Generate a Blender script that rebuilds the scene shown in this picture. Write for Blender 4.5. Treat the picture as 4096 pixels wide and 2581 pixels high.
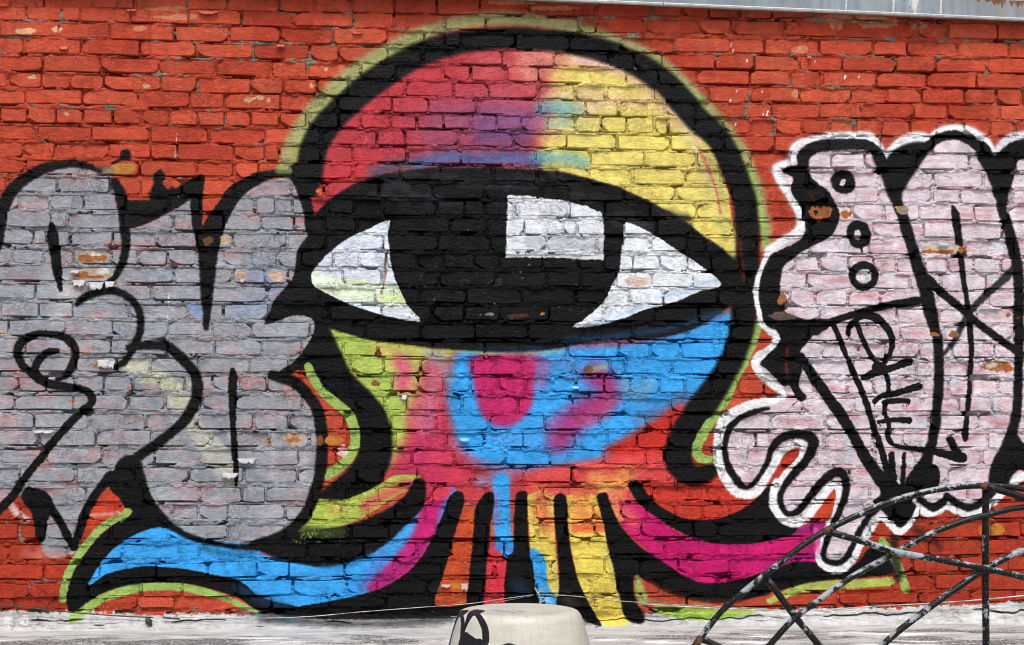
import bpy, bmesh, math, random
import numpy as np

# ------------------------------------------------------------------ scene, camera, light
scene = bpy.context.scene
for o in list(bpy.data.objects):
    bpy.data.objects.remove(o, do_unlink=True)
COL = scene.collection

FPX = 4500.0                      # focal length in photo pixels (photo is 4096 wide)
YAW = math.radians(3.43)          # the far end of the wall is on the right
HOR = 1900.0                      # horizon row: eye level is near the foot of the wall
CAM = np.array([-4.5 * math.sin(YAW), -4.5 * math.cos(YAW), 0.60])

cam_data = bpy.data.cameras.new('camera')
cam = bpy.data.objects.new('camera', cam_data)
COL.objects.link(cam)
cam.location = CAM
cam.rotation_euler = (math.radians(90), 0, -YAW)
cam_data.sensor_width = 36.0
cam_data.lens = 36.0 * FPX / 4096.0
cam_data.shift_y = (HOR - 1290.5) / 4096.0
cam_data.clip_start = 0.05
cam_data.clip_end = 1000.0
scene.camera = cam

SUN_EL, SUN_AZ = math.radians(60), math.radians(-20)     # azimuth from the wall normal, towards the left
world = bpy.data.worlds.new('World')
scene.world = world
world.use_nodes = True
wn = world.node_tree
for n in list(wn.nodes):
    wn.nodes.remove(n)
w_out = wn.nodes.new('ShaderNodeOutputWorld')
w_bg = wn.nodes.new('ShaderNodeBackground')
w_sky = wn.nodes.new('ShaderNodeTexSky')
w_sky.sky_type = 'NISHITA'
w_sky.sun_disc = False
w_sky.sun_elevation = SUN_EL
w_sky.sun_rotation = math.pi + SUN_AZ
w_sky.air_density = 1.0
w_sky.dust_density = 6.0
w_sky.ozone_density = 1.0
w_hsv = wn.nodes.new('ShaderNodeHueSaturation')
w_hsv.inputs['Saturation'].default_value = 0.30
w_bg.inputs['Strength'].default_value = 0.10
wn.links.new(w_sky.outputs[0], w_hsv.inputs['Color'])
wn.links.new(w_hsv.outputs[0], w_bg.inputs[0])
wn.links.new(w_bg.outputs[0], w_out.inputs[0])

sun_data = bpy.data.lights.new('sun', 'SUN')
sun_data.energy = 1.5
sun_data.angle = math.radians(10)
sun_data.color = (1.0, 0.97, 0.92)
sun = bpy.data.objects.new('sun', sun_data)
COL.objects.link(sun)
# direction from which the light comes: in front of the wall (-Y), high, a little from the left
sd = np.array([math.sin(SUN_AZ) * math.cos(SUN_EL), -math.cos(SUN_AZ) * math.cos(SUN_EL), math.sin(SUN_EL)])
from mathutils import Vector, Matrix
sun.rotation_euler = Vector(sd).to_track_quat('Z', 'Y').to_euler()
sun.location = (0, -3, 6)

scene.cycles.filter_width = 1.0
scene.view_settings.view_transform = 'Standard'
scene.view_settings.look = 'None'
scene.view_settings.gamma = 1.0
scene.view_settings.use_curve_mapping = False
scene.view_settings.exposure = 0.60

# ------------------------------------------------------------------ photo -> world
_f = np.array([math.sin(YAW), math.cos(YAW), 0.0])
_r = np.array([math.cos(YAW), -math.sin(YAW), 0.0])

def ray(u, v):
    u = np.asarray(u, float); v = np.asarray(v, float)
    return (_f * FPX + _r * (u - 2048.0)[..., None] - np.array([0, 0, 1.0]) * (v - HOR)[..., None])

def on_plane(u, v, y=0.0):
    """where the line of sight of photo point (u, v) meets the vertical plane at depth y"""
    d = ray(u, v)
    t = (y - CAM[1]) / d[..., 1]
    return CAM + d * t[..., None]

S = 4096.0 / 2407.0               # F units (the photo at 2407 px) -> photo pixels

# ------------------------------------------------------------------ numpy noise
def vnoise(h, w, sx, sy, octaves=4, seed=0, rough=0.5):
    rng = np.random.RandomState(seed)
    out = np.zeros((h, w), np.float32); amp = 1.0; tot = 0.0
    for k in range(octaves):
        gw = max(2, int(w / sx) + 3); gh = max(2, int(h / sy) + 3)
        g = rng.rand(gh, gw).astype(np.float32)
        xs = np.arange(w) / sx; ys = np.arange(h) / sy
        xi = np.minimum(xs.astype(int), gw - 2); yi = np.minimum(ys.astype(int), gh - 2)
        fx = (xs - xi).astype(np.float32); fy = (ys - yi).astype(np.float32)
        fx = fx * fx * (3 - 2 * fx); fy = fy * fy * (3 - 2 * fy)
        r0 = g[yi]; r1 = g[yi + 1]
        top = r0[:, xi] * (1 - fx) + r0[:, xi + 1] * fx
        bot = r1[:, xi] * (1 - fx) + r1[:, xi + 1] * fx
        out += amp * (top * (1 - fy)[:, None] + bot * fy[:, None])
        tot += amp; amp *= rough; sx = max(1.0, sx / 2); sy = max(1.0, sy / 2)
    return out / tot - 0.5

# ------------------------------------------------------------------ courses and joints of the brickwork (measured)
T2S = 1024.0 / 2408.0             # one sixteenth of the photo, enlarged to 2408 px -> photo pixels
CY = [  # centre heights of the 35 courses in the four columns of the photo
 [30,150,308,460,622,785,937,1110,1268,1425, 1587,1757,1917,2084,2250,2422,2587,2757,2927, 3094,3264,3434,3611,3789,3964,4129,4299,4471, 4651,4821,5001,5191,5371,5546,5671],
 [62,210,360,515,680,842,988,1145,1300,1462, 1622,1797,1954,2122,2282,2452,2612,2782,2947, 3119,3284,3444,3609,3799,3974,4139,4309,4474, 4651,4821,5001,5176,5346,5516,5661],
 [95,253,425,583,728,882,1030,1183,1345,1502, 1667,1822,1982,2144,2300,2472,2639,2795,2957, 3124,3294,3454,3629,3819,3974,4139,4304,4466, 4641,4816,4981,5151,5331,5511,5666],
 [125,290,462,613,757,910,1055,1210,1367,1524, 1697,1845,2004,2167,2325,2494,2652,2814,2974, 3134,3299,3466,3639,3809,3974,4142,4302,4469, 4636,4806,4981,5148,5311,5481,5626]]
J = [
 ([110,410,880,1270,1760,2150],[225,560,900,1300,1700,2100],[150,800,1310,1595,1850,2130],[35,400,800,1290,1650,2050]),
 ([250,590,760,1240,1775,2270],[350,925,1290,1780,2160],[235,620,790,1255,1755,2050],[155,645,1405,1680,2145]),
 ([5,560,1035,1640,2165],[230,725,1240,1580,1775,1925],[30,540,1020,1530,2045,2370],[470,980,1300,1770,2260]),
 ([230,775,1320,1850,2385],[505,780,1240,1560,1835,2315],[390,900,1145,1405,1905,2270],[290,695,1190,1570,2050]),
 ([405,950,1500,2030],[150,475,990,1310,1755,2020,2360],[245,745,1075,1375,1730,2230],[200,515,1015,1485,1950]),
 ([75,395,660,985,1515,1857,2360],[260,575,870,1405,1860,2195],[240,595,880,1330,1845,2235],[290,780,1110,1440,1830,2135,2380]),
 ([245,780,1305,1795,2110],[235,770,1280,1620,2065],[260,690,1000,1435,1725,2200],[30,480,865,1365,1680,2170]),
 ([10,270,530,790,1065,1340,1600,1865,2120,2365],[220,480,780,990,1260,1515,1765,2020,2265],[85,330,590,835,1075,1335,1470,1715,1980,2240],[65,310,575,815,1060,1325,1575,1835,2075,2320]),
 ([355,870,1415,1965],[90,620,1140,1400,1910],[15,510,985,1490,1985],[60,560,1045,1545,2000]),
 ([225,518,1030,1420,1670,2200],[90,215,610,905,1420,1930],[220,740,1240,1730,2240],[200,590,900,1380,1880]),
 ([245,770,1315,1850,2200],[30,350,910,1365,1735,2235],[235,430,720,1135,1630,1960],[370,600,1040,1550,2010]),
 ([60,545,1040,1330,1710,2215],[335,640,1160,1660,2150],[275,540,1040,1540,2050],[550,1030,1540,1800,2290]),
 ([185,470,790,1190,1590,1890,2400],[185,350,675,920,1190,1705,1960,2150],[25,545,870,1300,1730,2260],[330,780,1085,1410,1930,2250]),
 ([75,490,635,1165,1640,2110],[50,355,650,950,1260,1820,2170],[115,475,610,1050,1360,1680,2070],[390,980,1450,1800,2200]),
 ([320,445,665,1070,1480,1860,2190],[290,660,1200,1720,2200],[320,800,1040,1300,1640,1810,2300],[390,940,1400,1850]),
 ([120,410,690,1060,1300,1580,1850,2110,2365],[200,430,730,975,1230,1510,1770,2050,2290],[290,620,860,1135,1390,1645,1870,2140],[250,480,740,980,1205,1470,1690,1930,2180]),
 ([0,540,1100,1640,2190],[90,300,820,1180,1720,2260],[320,640,980,1310,1700,2200],[360,790,1325,1620,2040]),
 ([345,830,1430,1990],[100,600,1120,1540,1980],[90,600,880,1100,1420,1930],[200,435,745,1050,1590,2060]),
 ([20,375,690,1215,1770,2100],[120,690,1180,1660,1960,2290],[350,850,1330,1750,2090],[480,820,1210,1600,1960]),
 ([85,625,1060,1580,2000,2370],[510,1030,1550,2060],[150,650,1145,1645,2050],[380,750,1240,1640,2290]),
 ([240,690,1050,1580,2020],[60,430,820,1150,1660,2150],[80,520,1005,1290,1580,2000],[495,850,1100,1420,1720,2120]),
 ([300,720,1100,1420,1870,2350],[305,890,1195,1550,2040],[80,580,920,1065,1500,1930],[390,790,1390,1870]),
 ([180,440,710,980,1250,1500,1740,2000,2260],[110,370,640,900,1285,1525,1765,2015,2280],[130,375,605,865,1110,1380,1620,1870,2120,2370],[440,735,990,1220,1450,1690,1920,2160]),
 ([145,695,1210,1560,1900,2220],[435,940,1210,1425,1940],[60,570,1055,1490,2000],[310,805,1100,1600,1790,2100]),
 ([325,850,1370,1850,2390],[310,830,1270,1700,2190],[310,820,1260,1490,1990],[20,530,970,1510,1975]),
 ([375,910,1430,1990],[130,500,870,1310,1790,2150],[105,590,900,1170,1460,1960,2290],[230,520,980,1260,1690,2060]),
 ([10,445,965,1460,1880,2220],[400,750,1470,1865,2350],[355,860,1250,1430,1900,2210],[440,1000,1380,2000]),
 ([190,725,1260,1780,2300],[395,950,1190,1520,2030],[105,560,1120,1480,1980],[230,760,1220,1690,2230]),
 ([310,815,1360,1880,2280],[90,520,860,1140,1650,2170],[290,800,1310,1840],[420,950,1400,1870]),
 ([200,500,800,1100,1610,1870,2150],[280,520,800,1050,1310,1590,1790,2080],[220,520,760,1020,1260,1540,1790,2040],[300,690,910,1180,1420,1780,2100]),
 ([180,440,730,1050,1590,2140],[280,900,1250,1690,2180],[230,500,770,1210,1700,1930],[410,950,1500,2080,2370]),
 ([90,640,1155,1690,1880],[480,1010,1510,1830,2160,2330],[150,420,910,1430,1930],[30,520,990,1500,2010]),
 ([420,950,1480,1960],[10,310,830,1300,1750,2240],[360,870,1200,1560,2040],[240,780,1350,1800,2250]),
 ([280,830,1330,1720,2240],[350,850,1150,1600,2150],[230,750,990,1400,1900],[230,710,1160,1560,2020]),
 ([150,480,980,1300,1650,2170],[150,690,1220,1680,2100],[300,790,1250,1640,2040],[660,930,1410,1890,2300]),
]
XC = np.array([1200 + 2408 * c for c in range(4)], float)

def course_y(ci, x):
    """centre of course ci (tile units) at x, running on straight beyond the frame"""
    ys = np.array([CY[c][ci] for c in range(4)], float)
    x = np.asarray(x, float)
    y = np.interp(x, XC, ys)
    y = np.where(x < XC[0], ys[0] + (x - XC[0]) * (ys[1] - ys[0]) / 2408.0, y)
    y = np.where(x > XC[3], ys[3] + (x - XC[3]) * (ys[3] - ys[2]) / 2408.0, y)
    return y

CY0 = -.055                       # face of the metal coping, proud of the bricks
def cop_pt(u, v): return on_plane(float(u), float(v), CY0)
p_a = cop_pt(5126 * T2S, 0.0); p_b = cop_pt(9632 * T2S, 190 * T2S)
slope_b = (p_b[2] - p_a[2]) / (p_b[0] - p_a[0])
z_bot = lambda x: p_a[2] + (x - p_a[0]) * slope_b          # lower edge of the coping along the wall

rng = random.Random(7)
BRICKS = []        # (x, z, length, height, rotation, width in photo px, in frame)
XMIN, XMAX = -2.75, 2.85
ncourse = len(CY[0])
for ci in range(-2, ncourse):
    if ci < 0:
        js = list(np.arange(-1500 + rng.uniform(0, 400), 11500, 520))
        yf = lambda x, ci=ci: course_y(0, x) + ci * 160.0
    else:
        js = []
        for c in range(4):
            js += [2408 * c + x for x in J[ci][c]]
        js.sort()
        x = js[0] - rng.uniform(430, 540)
        while x > -1600:
            js.insert(0, x); x -= rng.uniform(300, 540)
        x = js[-1] + rng.uniform(430, 540)
        while x < 11500:
            js.append(x); x += rng.uniform(300, 540)
        keep = [js[0]]
        for x in js[1:]:
            if x - keep[-1] >= 115:
                keep.append(x)
        js = keep
        yf = lambda x, ci=ci: course_y(ci, x)
    for a, b in zip(js[:-1], js[1:]):
        g = rng.uniform(7, 15)
        xa, xb = a + g, b - g
        xm = 0.5 * (xa + xb)
        hh = (126 if ci < ncourse - 1 else 96) + rng.uniform(-7, 7)
        ym = yf(xm) + rng.uniform(-4, 4)
        pts = on_plane(np.array([xa, xb, xm, xm]) * T2S,
                       np.array([yf(xa), yf(xb), ym - hh / 2, ym + hh / 2]) * T2S)
        x0, x1 = pts[0, 0], pts[1, 0]
        if x1 < XMIN or x0 > XMAX or pts[2, 2] > z_bot(x0) + .058:
            continue
        rot = -math.atan2(pts[1, 2] - pts[0, 2], x1 - x0) + math.radians(rng.gauss(0, 0.35))
        z0, z1 = pts[3, 2], pts[2, 2]
        inside = -60 < xm < 9700 and ym > -20 and not (xm > 5900 and ym < 0.0415 * (xm - 5126) - 60)
        BRICKS.append([0.5 * (x0 + x1), 0.5 * (z0 + z1), x1 - x0, z1 - z0, rot, (xb - xa) * T2S, inside])

# ------------------------------------------------------------------ the paint on the wall, drawn in wall metres (2 mm per pixel)
RES = 0.002
PX0, PZ1 = XMIN, 2.80             # left edge and top edge of the painted sheet
PW = int((XMAX - XMIN) / RES); PH = int((PZ1 + 0.06) / RES)

class Canvas:
    def __init__(self, w, h, base, topx, scale, seed=3):
        self.w, self.h, self.topx, self.scale = w, h, topx, scale
        self.c = np.empty((h, w, 3), np.float32); self.c[:] = np.array(base, np.float32) / 255.0
        self.m = np.zeros((h, w), np.float32)          # 1 where graffiti covers the old red coat
        self.nf = vnoise(h, w, 5, 5, 2, seed)          # ragged spray edges
        self.nm = vnoise(h, w, 26, 20, 3, seed + 1)
        self.cov = vnoise(h, w, 90, 22, 5, seed + 2, 0.6)

    def _spline(self, pts, closed=False, smooth=True):
        P = np.array([(p[0], p[1], p[2] if len(p) > 2 else 1.0) for p in pts], float)
        xy = self.topx(P[:, 0], P[:, 1])
        P = np.column_stack([xy, P[:, 2] * self.scale])
        n = len(P)
        if n == 1:
            return P
        out = []
        segs = n if closed else n - 1
        for i in range(segs):
            p1, p2 = P[i], P[(i + 1) % n]
            p0 = P[i - 1] if (i > 0 or closed) else 2 * p1 - p2
            p3 = P[(i + 2) % n] if (i + 2 < n or closed) else 2 * p2 - p1
            k = max(2, int(np.hypot(*(p2 - p1)[:2]) / 2.2))
            t = (np.arange(k) / k)[:, None]
            if smooth:
                m1 = (p2 - p0) * 0.5; m2 = (p3 - p1) * 0.5
                # keep tangents short on uneven spacing
                L = np.hypot(*(p2 - p1)[:2])
                for m in (m1, m2):
                    l = np.hypot(*m[:2])
                    if l > L * 1.2: m *= L * 1.2 / l
                q = ((2*t**3-3*t**2+1)*p1 + (t**3-2*t**2+t)*m1 + (-2*t**3+3*t**2)*p2 + (t**3-t**2)*m2)
            else:
                q = p1 * (1 - t) + p2 * t
            out.append(q)
        if not closed:
            out.append(P[-1:])
        return np.vstack(out)

    def _blend(self, x0, y0, a, col, op, clip, over):
        h, w = a.shape
        if clip is not None:
            a = a * clip[y0:y0 + h, x0:x0 + w]
        a = a * op
        reg = self.c[y0:y0 + h, x0:x0 + w]
        reg += a[..., None] * (np.array(col, np.float32) / 255.0 - reg)
        if over is not None:
            m = self.m[y0:y0 + h, x0:x0 + w]
            m += a * (over - m)

    def _alpha(self, sdv, x0, y0, soft, ragged):
        h, w = sdv.shape
        s = max(0.8, soft * self.scale)
        sdv = sdv + self.nf[y0:y0 + h, x0:x0 + w] * ragged * 3.0 + self.nm[y0:y0 + h, x0:x0 + w] * ragged * 2.5
        a = np.clip(0.5 - sdv / s, 0, 1)
        a = a * a * (3 - 2 * a)
        if soft > 9:                                   # speckled edge of a wide spray
            a = np.clip(a + self.nf[y0:y0 + h, x0:x0 + w] * 1.1 * (a * (1 - a)) * 4 * 0.45, 0, 1)
        return a

    def stroke(self, pts, col, soft=3.0, op=1.0, ragged=1.0, clip=None, over=1.0, w=None, smooth=True):
        if w is not None:
            pts = [(p[0], p[1], w) for p in pts]
        P = self._spline(pts, smooth=smooth)
        r = np.maximum(P[:, 2], 0.5) / 2
        pad = soft * self.scale + 8
        x0 = int(max(0, (P[:, 0] - r).min() - pad)); x1 = int(min(self.w, (P[:, 0] + r).max() + pad))
        y0 = int(max(0, (P[:, 1] - r).min() - pad)); y1 = int(min(self.h, (P[:, 1] + r).max() + pad))
        if x1 <= x0 or y1 <= y0:
            return
        f = np.full((y1 - y0, x1 - x0), 1e3, np.float32)
        for (px, py, _), rr in zip(P, r):
            q = rr + pad
            a0 = int(max(x0, px - q)) - x0; a1 = int(min(x1, px + q + 1)) - x0
            b0 = int(max(y0, py - q)) - y0; b1 = int(min(y1, py + q + 1)) - y0
            if a1 <= a0 or b1 <= b0:
                continue
            dx = np.arange(a0, a1, dtype=np.float32) + np.float32(x0 - px)
            dy = np.arange(b0, b1, dtype=np.float32) + np.float32(y0 - py)
            d = np.sqrt(dx[None] ** 2 + dy[:, None] ** 2) - np.float32(rr)
            v = f[b0:b1, a0:a1]
            np.minimum(v, d, out=v)
        self._blend(x0, y0, self._alpha(f, x0, y0, soft, ragged), col, op, clip, over)

    def fill(self, pts, col, soft=3.0, op=1.0, ragged=1.0, clip=None, over=1.0, smooth=True, mask_only=False):
        P = self._spline([(p[0], p[1], 1) for p in pts], closed=True, smooth=smooth)[:, :2]
        pad = soft * self.scale + 8
        x0 = int(max(0, P[:, 0].min() - pad)); x1 = int(min(self.w, P[:, 0].max() + pad))
        y0 = int(max(0, P[:, 1].min() - pad)); y1 = int(min(self.h, P[:, 1].max() + pad))
        h, w = y1 - y0, x1 - x0
        tog = np.zeros((h, w + 1), np.int32)
        Q = np.roll(P, -1, 0)
        for (ax, ay), (bx, by) in zip(P, Q):
            if ay == by:
                continue
            lo, hi = (ay, by) if ay < by else (by, ay)
            j0 = int(max(y0, math.ceil(lo - 0.5))); j1 = int(min(y1, math.ceil(hi - 0.5)))
            for j in range(j0, j1):
                xx = ax + (j + 0.5 - ay) * (bx - ax) / (by - ay)
                k = min(max(int(round(xx)) - x0, 0), w)
                tog[j - y0, k] += 1
        ins = (np.cumsum(tog, 1)[:, :w] % 2).astype(bool)
        f = np.full((h, w), pad, np.float32)
        q = pad
        for px, py in P:
            a0 = int(max(x0, px - q)) - x0; a1 = int(min(x1, px + q + 1)) - x0
            b0 = int(max(y0, py - q)) - y0; b1 = int(min(y1, py + q + 1)) - y0
            if a1 <= a0 or b1 <= b0:
                continue
            dx = np.arange(a0, a1, dtype=np.float32) + np.float32(x0 - px)
            dy = np.arange(b0, b1, dtype=np.float32) + np.float32(y0 - py)
            v = f[b0:b1, a0:a1]
            np.minimum(v, np.sqrt(dx[None] ** 2 + dy[:, None] ** 2), out=v)
        f = np.where(ins, -f, f)
        a = self._alpha(f, x0, y0, soft, ragged)
        if mask_only:
            M = np.zeros((self.h, self.w), np.float32); M[y0:y1, x0:x1] = a
            return M
        self._blend(x0, y0, a, col, op, clip, over)

def F_to_px(x, y):
    p = on_plane(np.asarray(x, float) * S, np.asarray(y, float) * S, 0.0)
    return np.column_stack([(p[..., 0] - PX0) / RES, (PZ1 - p[..., 2]) / RES])

RED = (184, 73, 51)
cv = Canvas(PW, PH, RED, F_to_px, S * 0.001 / RES)
nrng = np.random.RandomState(11)
rr = random.Random(5)

# old red coat: each brick a touch different, rectangles of newer and older red
for b in BRICKS:
    i0 = int((b[0] - b[2] / 2 - PX0) / RES); i1 = int((b[0] + b[2] / 2 - PX0) / RES)
    j0 = int((PZ1 - b[1] - b[3] / 2) / RES); j1 = int((PZ1 - b[1] + b[3] / 2) / RES)
    cv.c[max(0, j0):max(0, j1), max(0, i0):max(0, i1)] *= (1 + np.array([.05, .12, .14]) * rr.uniform(-1, 1) + rr.uniform(-.05, .05)).astype(np.float32)
for k in range(70):
    x = rr.uniform(-100, 2500); y = rr.uniform(-60, 440); w = rr.uniform(20, 150); h = rr.uniform(40, 160)
    lite = rr.random() < 0.55
    cv.fill([(x, y), (x + w, y), (x + w, y + h), (x, y + h)], (186, 88, 63) if lite else (158, 50, 33),
            soft=2, op=rr.uniform(.15, .5), ragged=1.5, over=None, smooth=False)
cv.fill([(-300, -60), (560, -60), (520, 120), (300, 260), (-300, 380)], (186, 80, 58), soft=120, op=.4, over=None)
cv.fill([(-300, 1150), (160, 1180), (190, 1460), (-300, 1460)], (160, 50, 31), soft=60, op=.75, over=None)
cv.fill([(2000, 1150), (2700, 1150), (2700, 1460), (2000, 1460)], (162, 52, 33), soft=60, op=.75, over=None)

BLACK = (6, 6, 8); WHITE = (226, 231, 240); GREY = (151, 153, 161)
BLUE = (58, 160, 234); LIME = (148, 178, 92); HOT = (194, 26, 106)

# bare bits of brick and older coats in the red
def chip(x, y, rx, ry, col, op=1.0, n=9):
    pts = [(x + rx * math.cos(a) * rr.uniform(.72, 1.1), y + ry * math.sin(a) * rr.uniform(.72, 1.1))
           for a in [2 * math.pi * k / n for k in range(n)]]
    cv.fill(pts, col, soft=1.4, op=op, ragged=2.0, over=None)
for x, y, rx, ry in [(60, 75, 28, 8), (135, 72, 12, 8), (78, 182, 11, 6), (345, 204, 12, 6), (612, 232, 12, 7), (632, 236, 6, 9),
                     (598, 232, 8, 6), (734, 204, 6, 6), (765, 163, 4, 3), (585, 235, 14, 8), (158, 270, 8, 4)]:
    chip(x, y, rx, ry, (205, 160, 120))
for x, y, rx, ry in [(400, 22, 60, 6), (420, 42, 60, 7), (330, 70, 20, 6), (1200, 8, 70, 8), (1300, 20, 60, 7), (2000, 45, 90, 12),
                     (2060, 55, 60, 12), (2160, 62, 20, 8), (1965, 62, 16, 12), (1880, 118, 22, 10), (1870, 222, 14, 12)]:
    chip(x, y, rx, ry, (208, 142, 108), .75)
for x, y, l in [(1718, 100, 10), (1722, 118, 8), (1724, 138, 8), (1730, 215, 7), (1716, 235, 5), (1728, 290, 6), (1755, 143, 4), (1791, 213, 4),
                (1803, 262, 10), (1914, 145, 4), (2018, 178, 8), (1985, 180, 7), (1794, 262, 9)]:
    cv.stroke([(x, y), (x - 2, y + l)], (235, 230, 225), soft=1, w=3, ragged=1)
cv.stroke([(417, 315), (415, 345), (413, 372)], (225, 190, 185), soft=1.2, w=2.5)

# white lime wash along the foot of the wall
cv.fill([(-400, 1436), (0, 1434), (90, 1434), (180, 1437), (300, 1442), (420, 1441), (520, 1440), (600, 1445), (800, 1450), (1060, 1446),
         (1260, 1450), (1400, 1455), (1480, 1445), (1560, 1440), (1700, 1436), (1806, 1430), (1930, 1430), (2070, 1425), (2200, 1421), (2330, 1416), (2410, 1412), (2800, 1405),
         (2800, 1520), (-400, 1520)], (186, 186, 187), soft=2.5, ragged=4, smooth=False, over=1)

# broken black and brown strokes painted along the crack at the wall foot
for k in range(46):
    x = rr.choice([rr.uniform(225, 560), rr.uniform(1830, 2420), rr.uniform(1830, 2420), rr.uniform(-40, 120)])
    y = float(np.interp(x, [0, 180, 420, 600, 1700, 1930, 2200, 2410], [1433, 1434, 1437, 1441, 1434, 1427, 1419, 1411])) + rr.uniform(-2, 2.5)
    cv.stroke([(x, y), (x + rr.uniform(4, 26), y + rr.uniform(-1, 1))], rr.choice([(14, 12, 12), (30, 24, 20), (90, 70, 46)]), w=rr.uniform(2, 5), soft=2, op=.9, ragged=2)
# ---- the octopus ------------------------------------------------------------
body = cv.fill([(735, 480), (745, 400), (775, 335), (810, 285), (860, 235), (930, 180), (1000, 140), (1080, 112), (1200, 100), (1320, 108),
                (1430, 140), (1500, 170), (1570, 225), (1620, 280), (1670, 340), (1705, 420), (1725, 500), (1735, 620), (1730, 740), (1715, 830),
                (1680, 900), (1630, 950), (1590, 1010), (1580, 1100), (1640, 1140), (1740, 1150), (1800, 1180), (1700, 1240), (1560, 1240),
                (1480, 1180), (1420, 1190), (1380, 1180), (1200, 1180), (1060, 1180), (985, 1150), (930, 1150), (880, 1130), (870, 1000),
                (810, 900), (760, 790)], RED, soft=2, mask_only=True)
cv.fill([(700, 380), (900, 120), (1200, 80), (1350, 100), (1320, 250), (1280, 410), (1100, 420), (900, 460), (720, 500)], (186, 62, 72), soft=10, clip=body)
cv.fill([(1330, 90), (1480, 140), (1600, 230), (1690, 340), (1740, 480), (1740, 660), (1540, 540), (1420, 470), (1270, 440), (1270, 330), (1290, 260), (1290, 200), (1320, 130)],
        (226, 208, 112), soft=56, clip=body)
cv.fill([(1230, 100), (1420, 105), (1450, 160), (1400, 165), (1300, 165), (1240, 200)], (214, 150, 130), soft=40, op=.8, clip=body)
cv.stroke([(1350, 140), (1400, 150), (1450, 158)], (226, 200, 205), w=14, soft=24, op=.8, clip=body)
cv.stroke([(1440, 158), (1520, 205), (1585, 265), (1630, 330), (1658, 390), (1675, 440)], (212, 176, 150), w=26, soft=34, op=.75, clip=body)
cv.stroke([(1600, 300), (1640, 370), (1665, 440), (1685, 520)], (206, 206, 128), w=16, soft=18, op=.6, clip=body)
for x, y, w, c, o in [(1200, 150, 120, (206, 110, 108), .6), (1270, 170, 70, (206, 130, 112), .7), (1240, 215, 90, (202, 100, 108), .6), (1150, 215, 80, (196, 86, 104), .5),
                      (1090, 250, 110, (176, 84, 116), .55), (1010, 265, 90, (184, 84, 112), .5), (1240, 262, 80, (176, 100, 140), .6), (1280, 310, 60, (190, 120, 130), .6), (960, 345, 90, (190, 76, 100), .5),
                      (1320, 240, 60, (190, 190, 150), .7), (1370, 300, 70, (214, 206, 140), .6), (1400, 250, 70, (228, 206, 170), .5), (1480, 300, 80, (230, 212, 120), .5), (1410, 350, 80, (216, 206, 130), .5),
                      (880, 330, 60, (200, 74, 88), .5), (1120, 160, 70, (204, 84, 96), .5), (1350, 330, 50, (224, 206, 116), .6), (1530, 390, 80, (226, 208, 120), .5), (1620, 470, 60, (210, 200, 120), .5)]:
    cv.stroke([(x - w * .5, y + 3), (x + w * .5, y - 3)], c, w=w * .4, soft=w * .9, op=o, clip=body)
cv.stroke([(1010, 320), (1080, 300), (1160, 270), (1230, 280)], (150, 84, 118), w=60, soft=70, op=.6, clip=body)
cv.stroke([(1030, 345), (1120, 335), (1230, 340)], (140, 66, 92), w=30, soft=40, op=.6, clip=body)
cv.stroke([(760, 420), (820, 400), (880, 385)], (208, 60, 66), w=40, soft=40, op=.6, clip=body)
for x, y, w, c, o in [(1345, 225, 60, (222, 180, 160), .5), (1390, 205, 50, (222, 196, 150), .5), (1330, 235, 24, (222, 203, 102), .8), (1330, 178, 50, (226, 205, 105), .8),
                      (1420, 235, 60, (216, 170, 165), .5), (1375, 262, 40, (216, 180, 170), .5), (1500, 240, 50, (212, 165, 160), .55), (1560, 258, 30, (216, 170, 160), .55),
                      (1590, 290, 40, (214, 165, 150), .5), (1440, 325, 60, (232, 214, 110), .6), (1330, 185, 20, (206, 150, 140), .5),
                      (1105, 290, 120, (136, 84, 122), .65), (1190, 285, 90, (120, 86, 140), .6), (1180, 322, 90, (96, 72, 124), .8), (1060, 310, 70, (170, 74, 100), .5),
                      (1240, 290, 50, (150, 96, 140), .6), (1300, 255, 55, (98, 160, 180), .9), (1340, 262, 44, (120, 175, 176), .7), (1310, 290, 40, (150, 186, 176), .8),
                      (1350, 297, 34, (190, 196, 140), .7), (960, 300, 40, (204, 84, 110), .5), (1130, 360, 60, (170, 70, 90), .6)]:
    cv.stroke([(x - w * .5, y + 2), (x + w * .5, y - 2)], c, w=w * .45, soft=w * .8, op=o, clip=body)
cv.stroke([(985, 385), (1060, 372), (1130, 376), (1190, 372), (1260, 378)], (62, 104, 166), w=26, soft=46, op=.95, clip=body)
cv.stroke([(1260, 372), (1310, 372), (1350, 376), (1370, 385)], (104, 174, 186), w=22, soft=40, op=.85, clip=body)
cv.stroke([(1185, 378), (1230, 376), (1265, 388)], (120, 110, 180), w=10, soft=14, op=.7, clip=body)
cv.stroke([(880, 405), (930, 392), (970, 385)], (60, 90, 116), w=24, soft=40, op=.8, clip=body)
cv.stroke([(1650, 350), (1675, 400), (1692, 450), (1700, 500), (1704, 560)], (196, 190, 112), w=22, soft=8, op=.8, clip=body)
cv.stroke([(1640, 350), (1662, 395), (1680, 440), (1692, 500)], (208, 110, 92), w=7, soft=6, op=.85, clip=body)
cv.stroke([(1690, 380), (1715, 450), (1722, 500), (1738, 560)], (190, 64, 48), w=10, soft=6, op=.9, clip=body)

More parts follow.
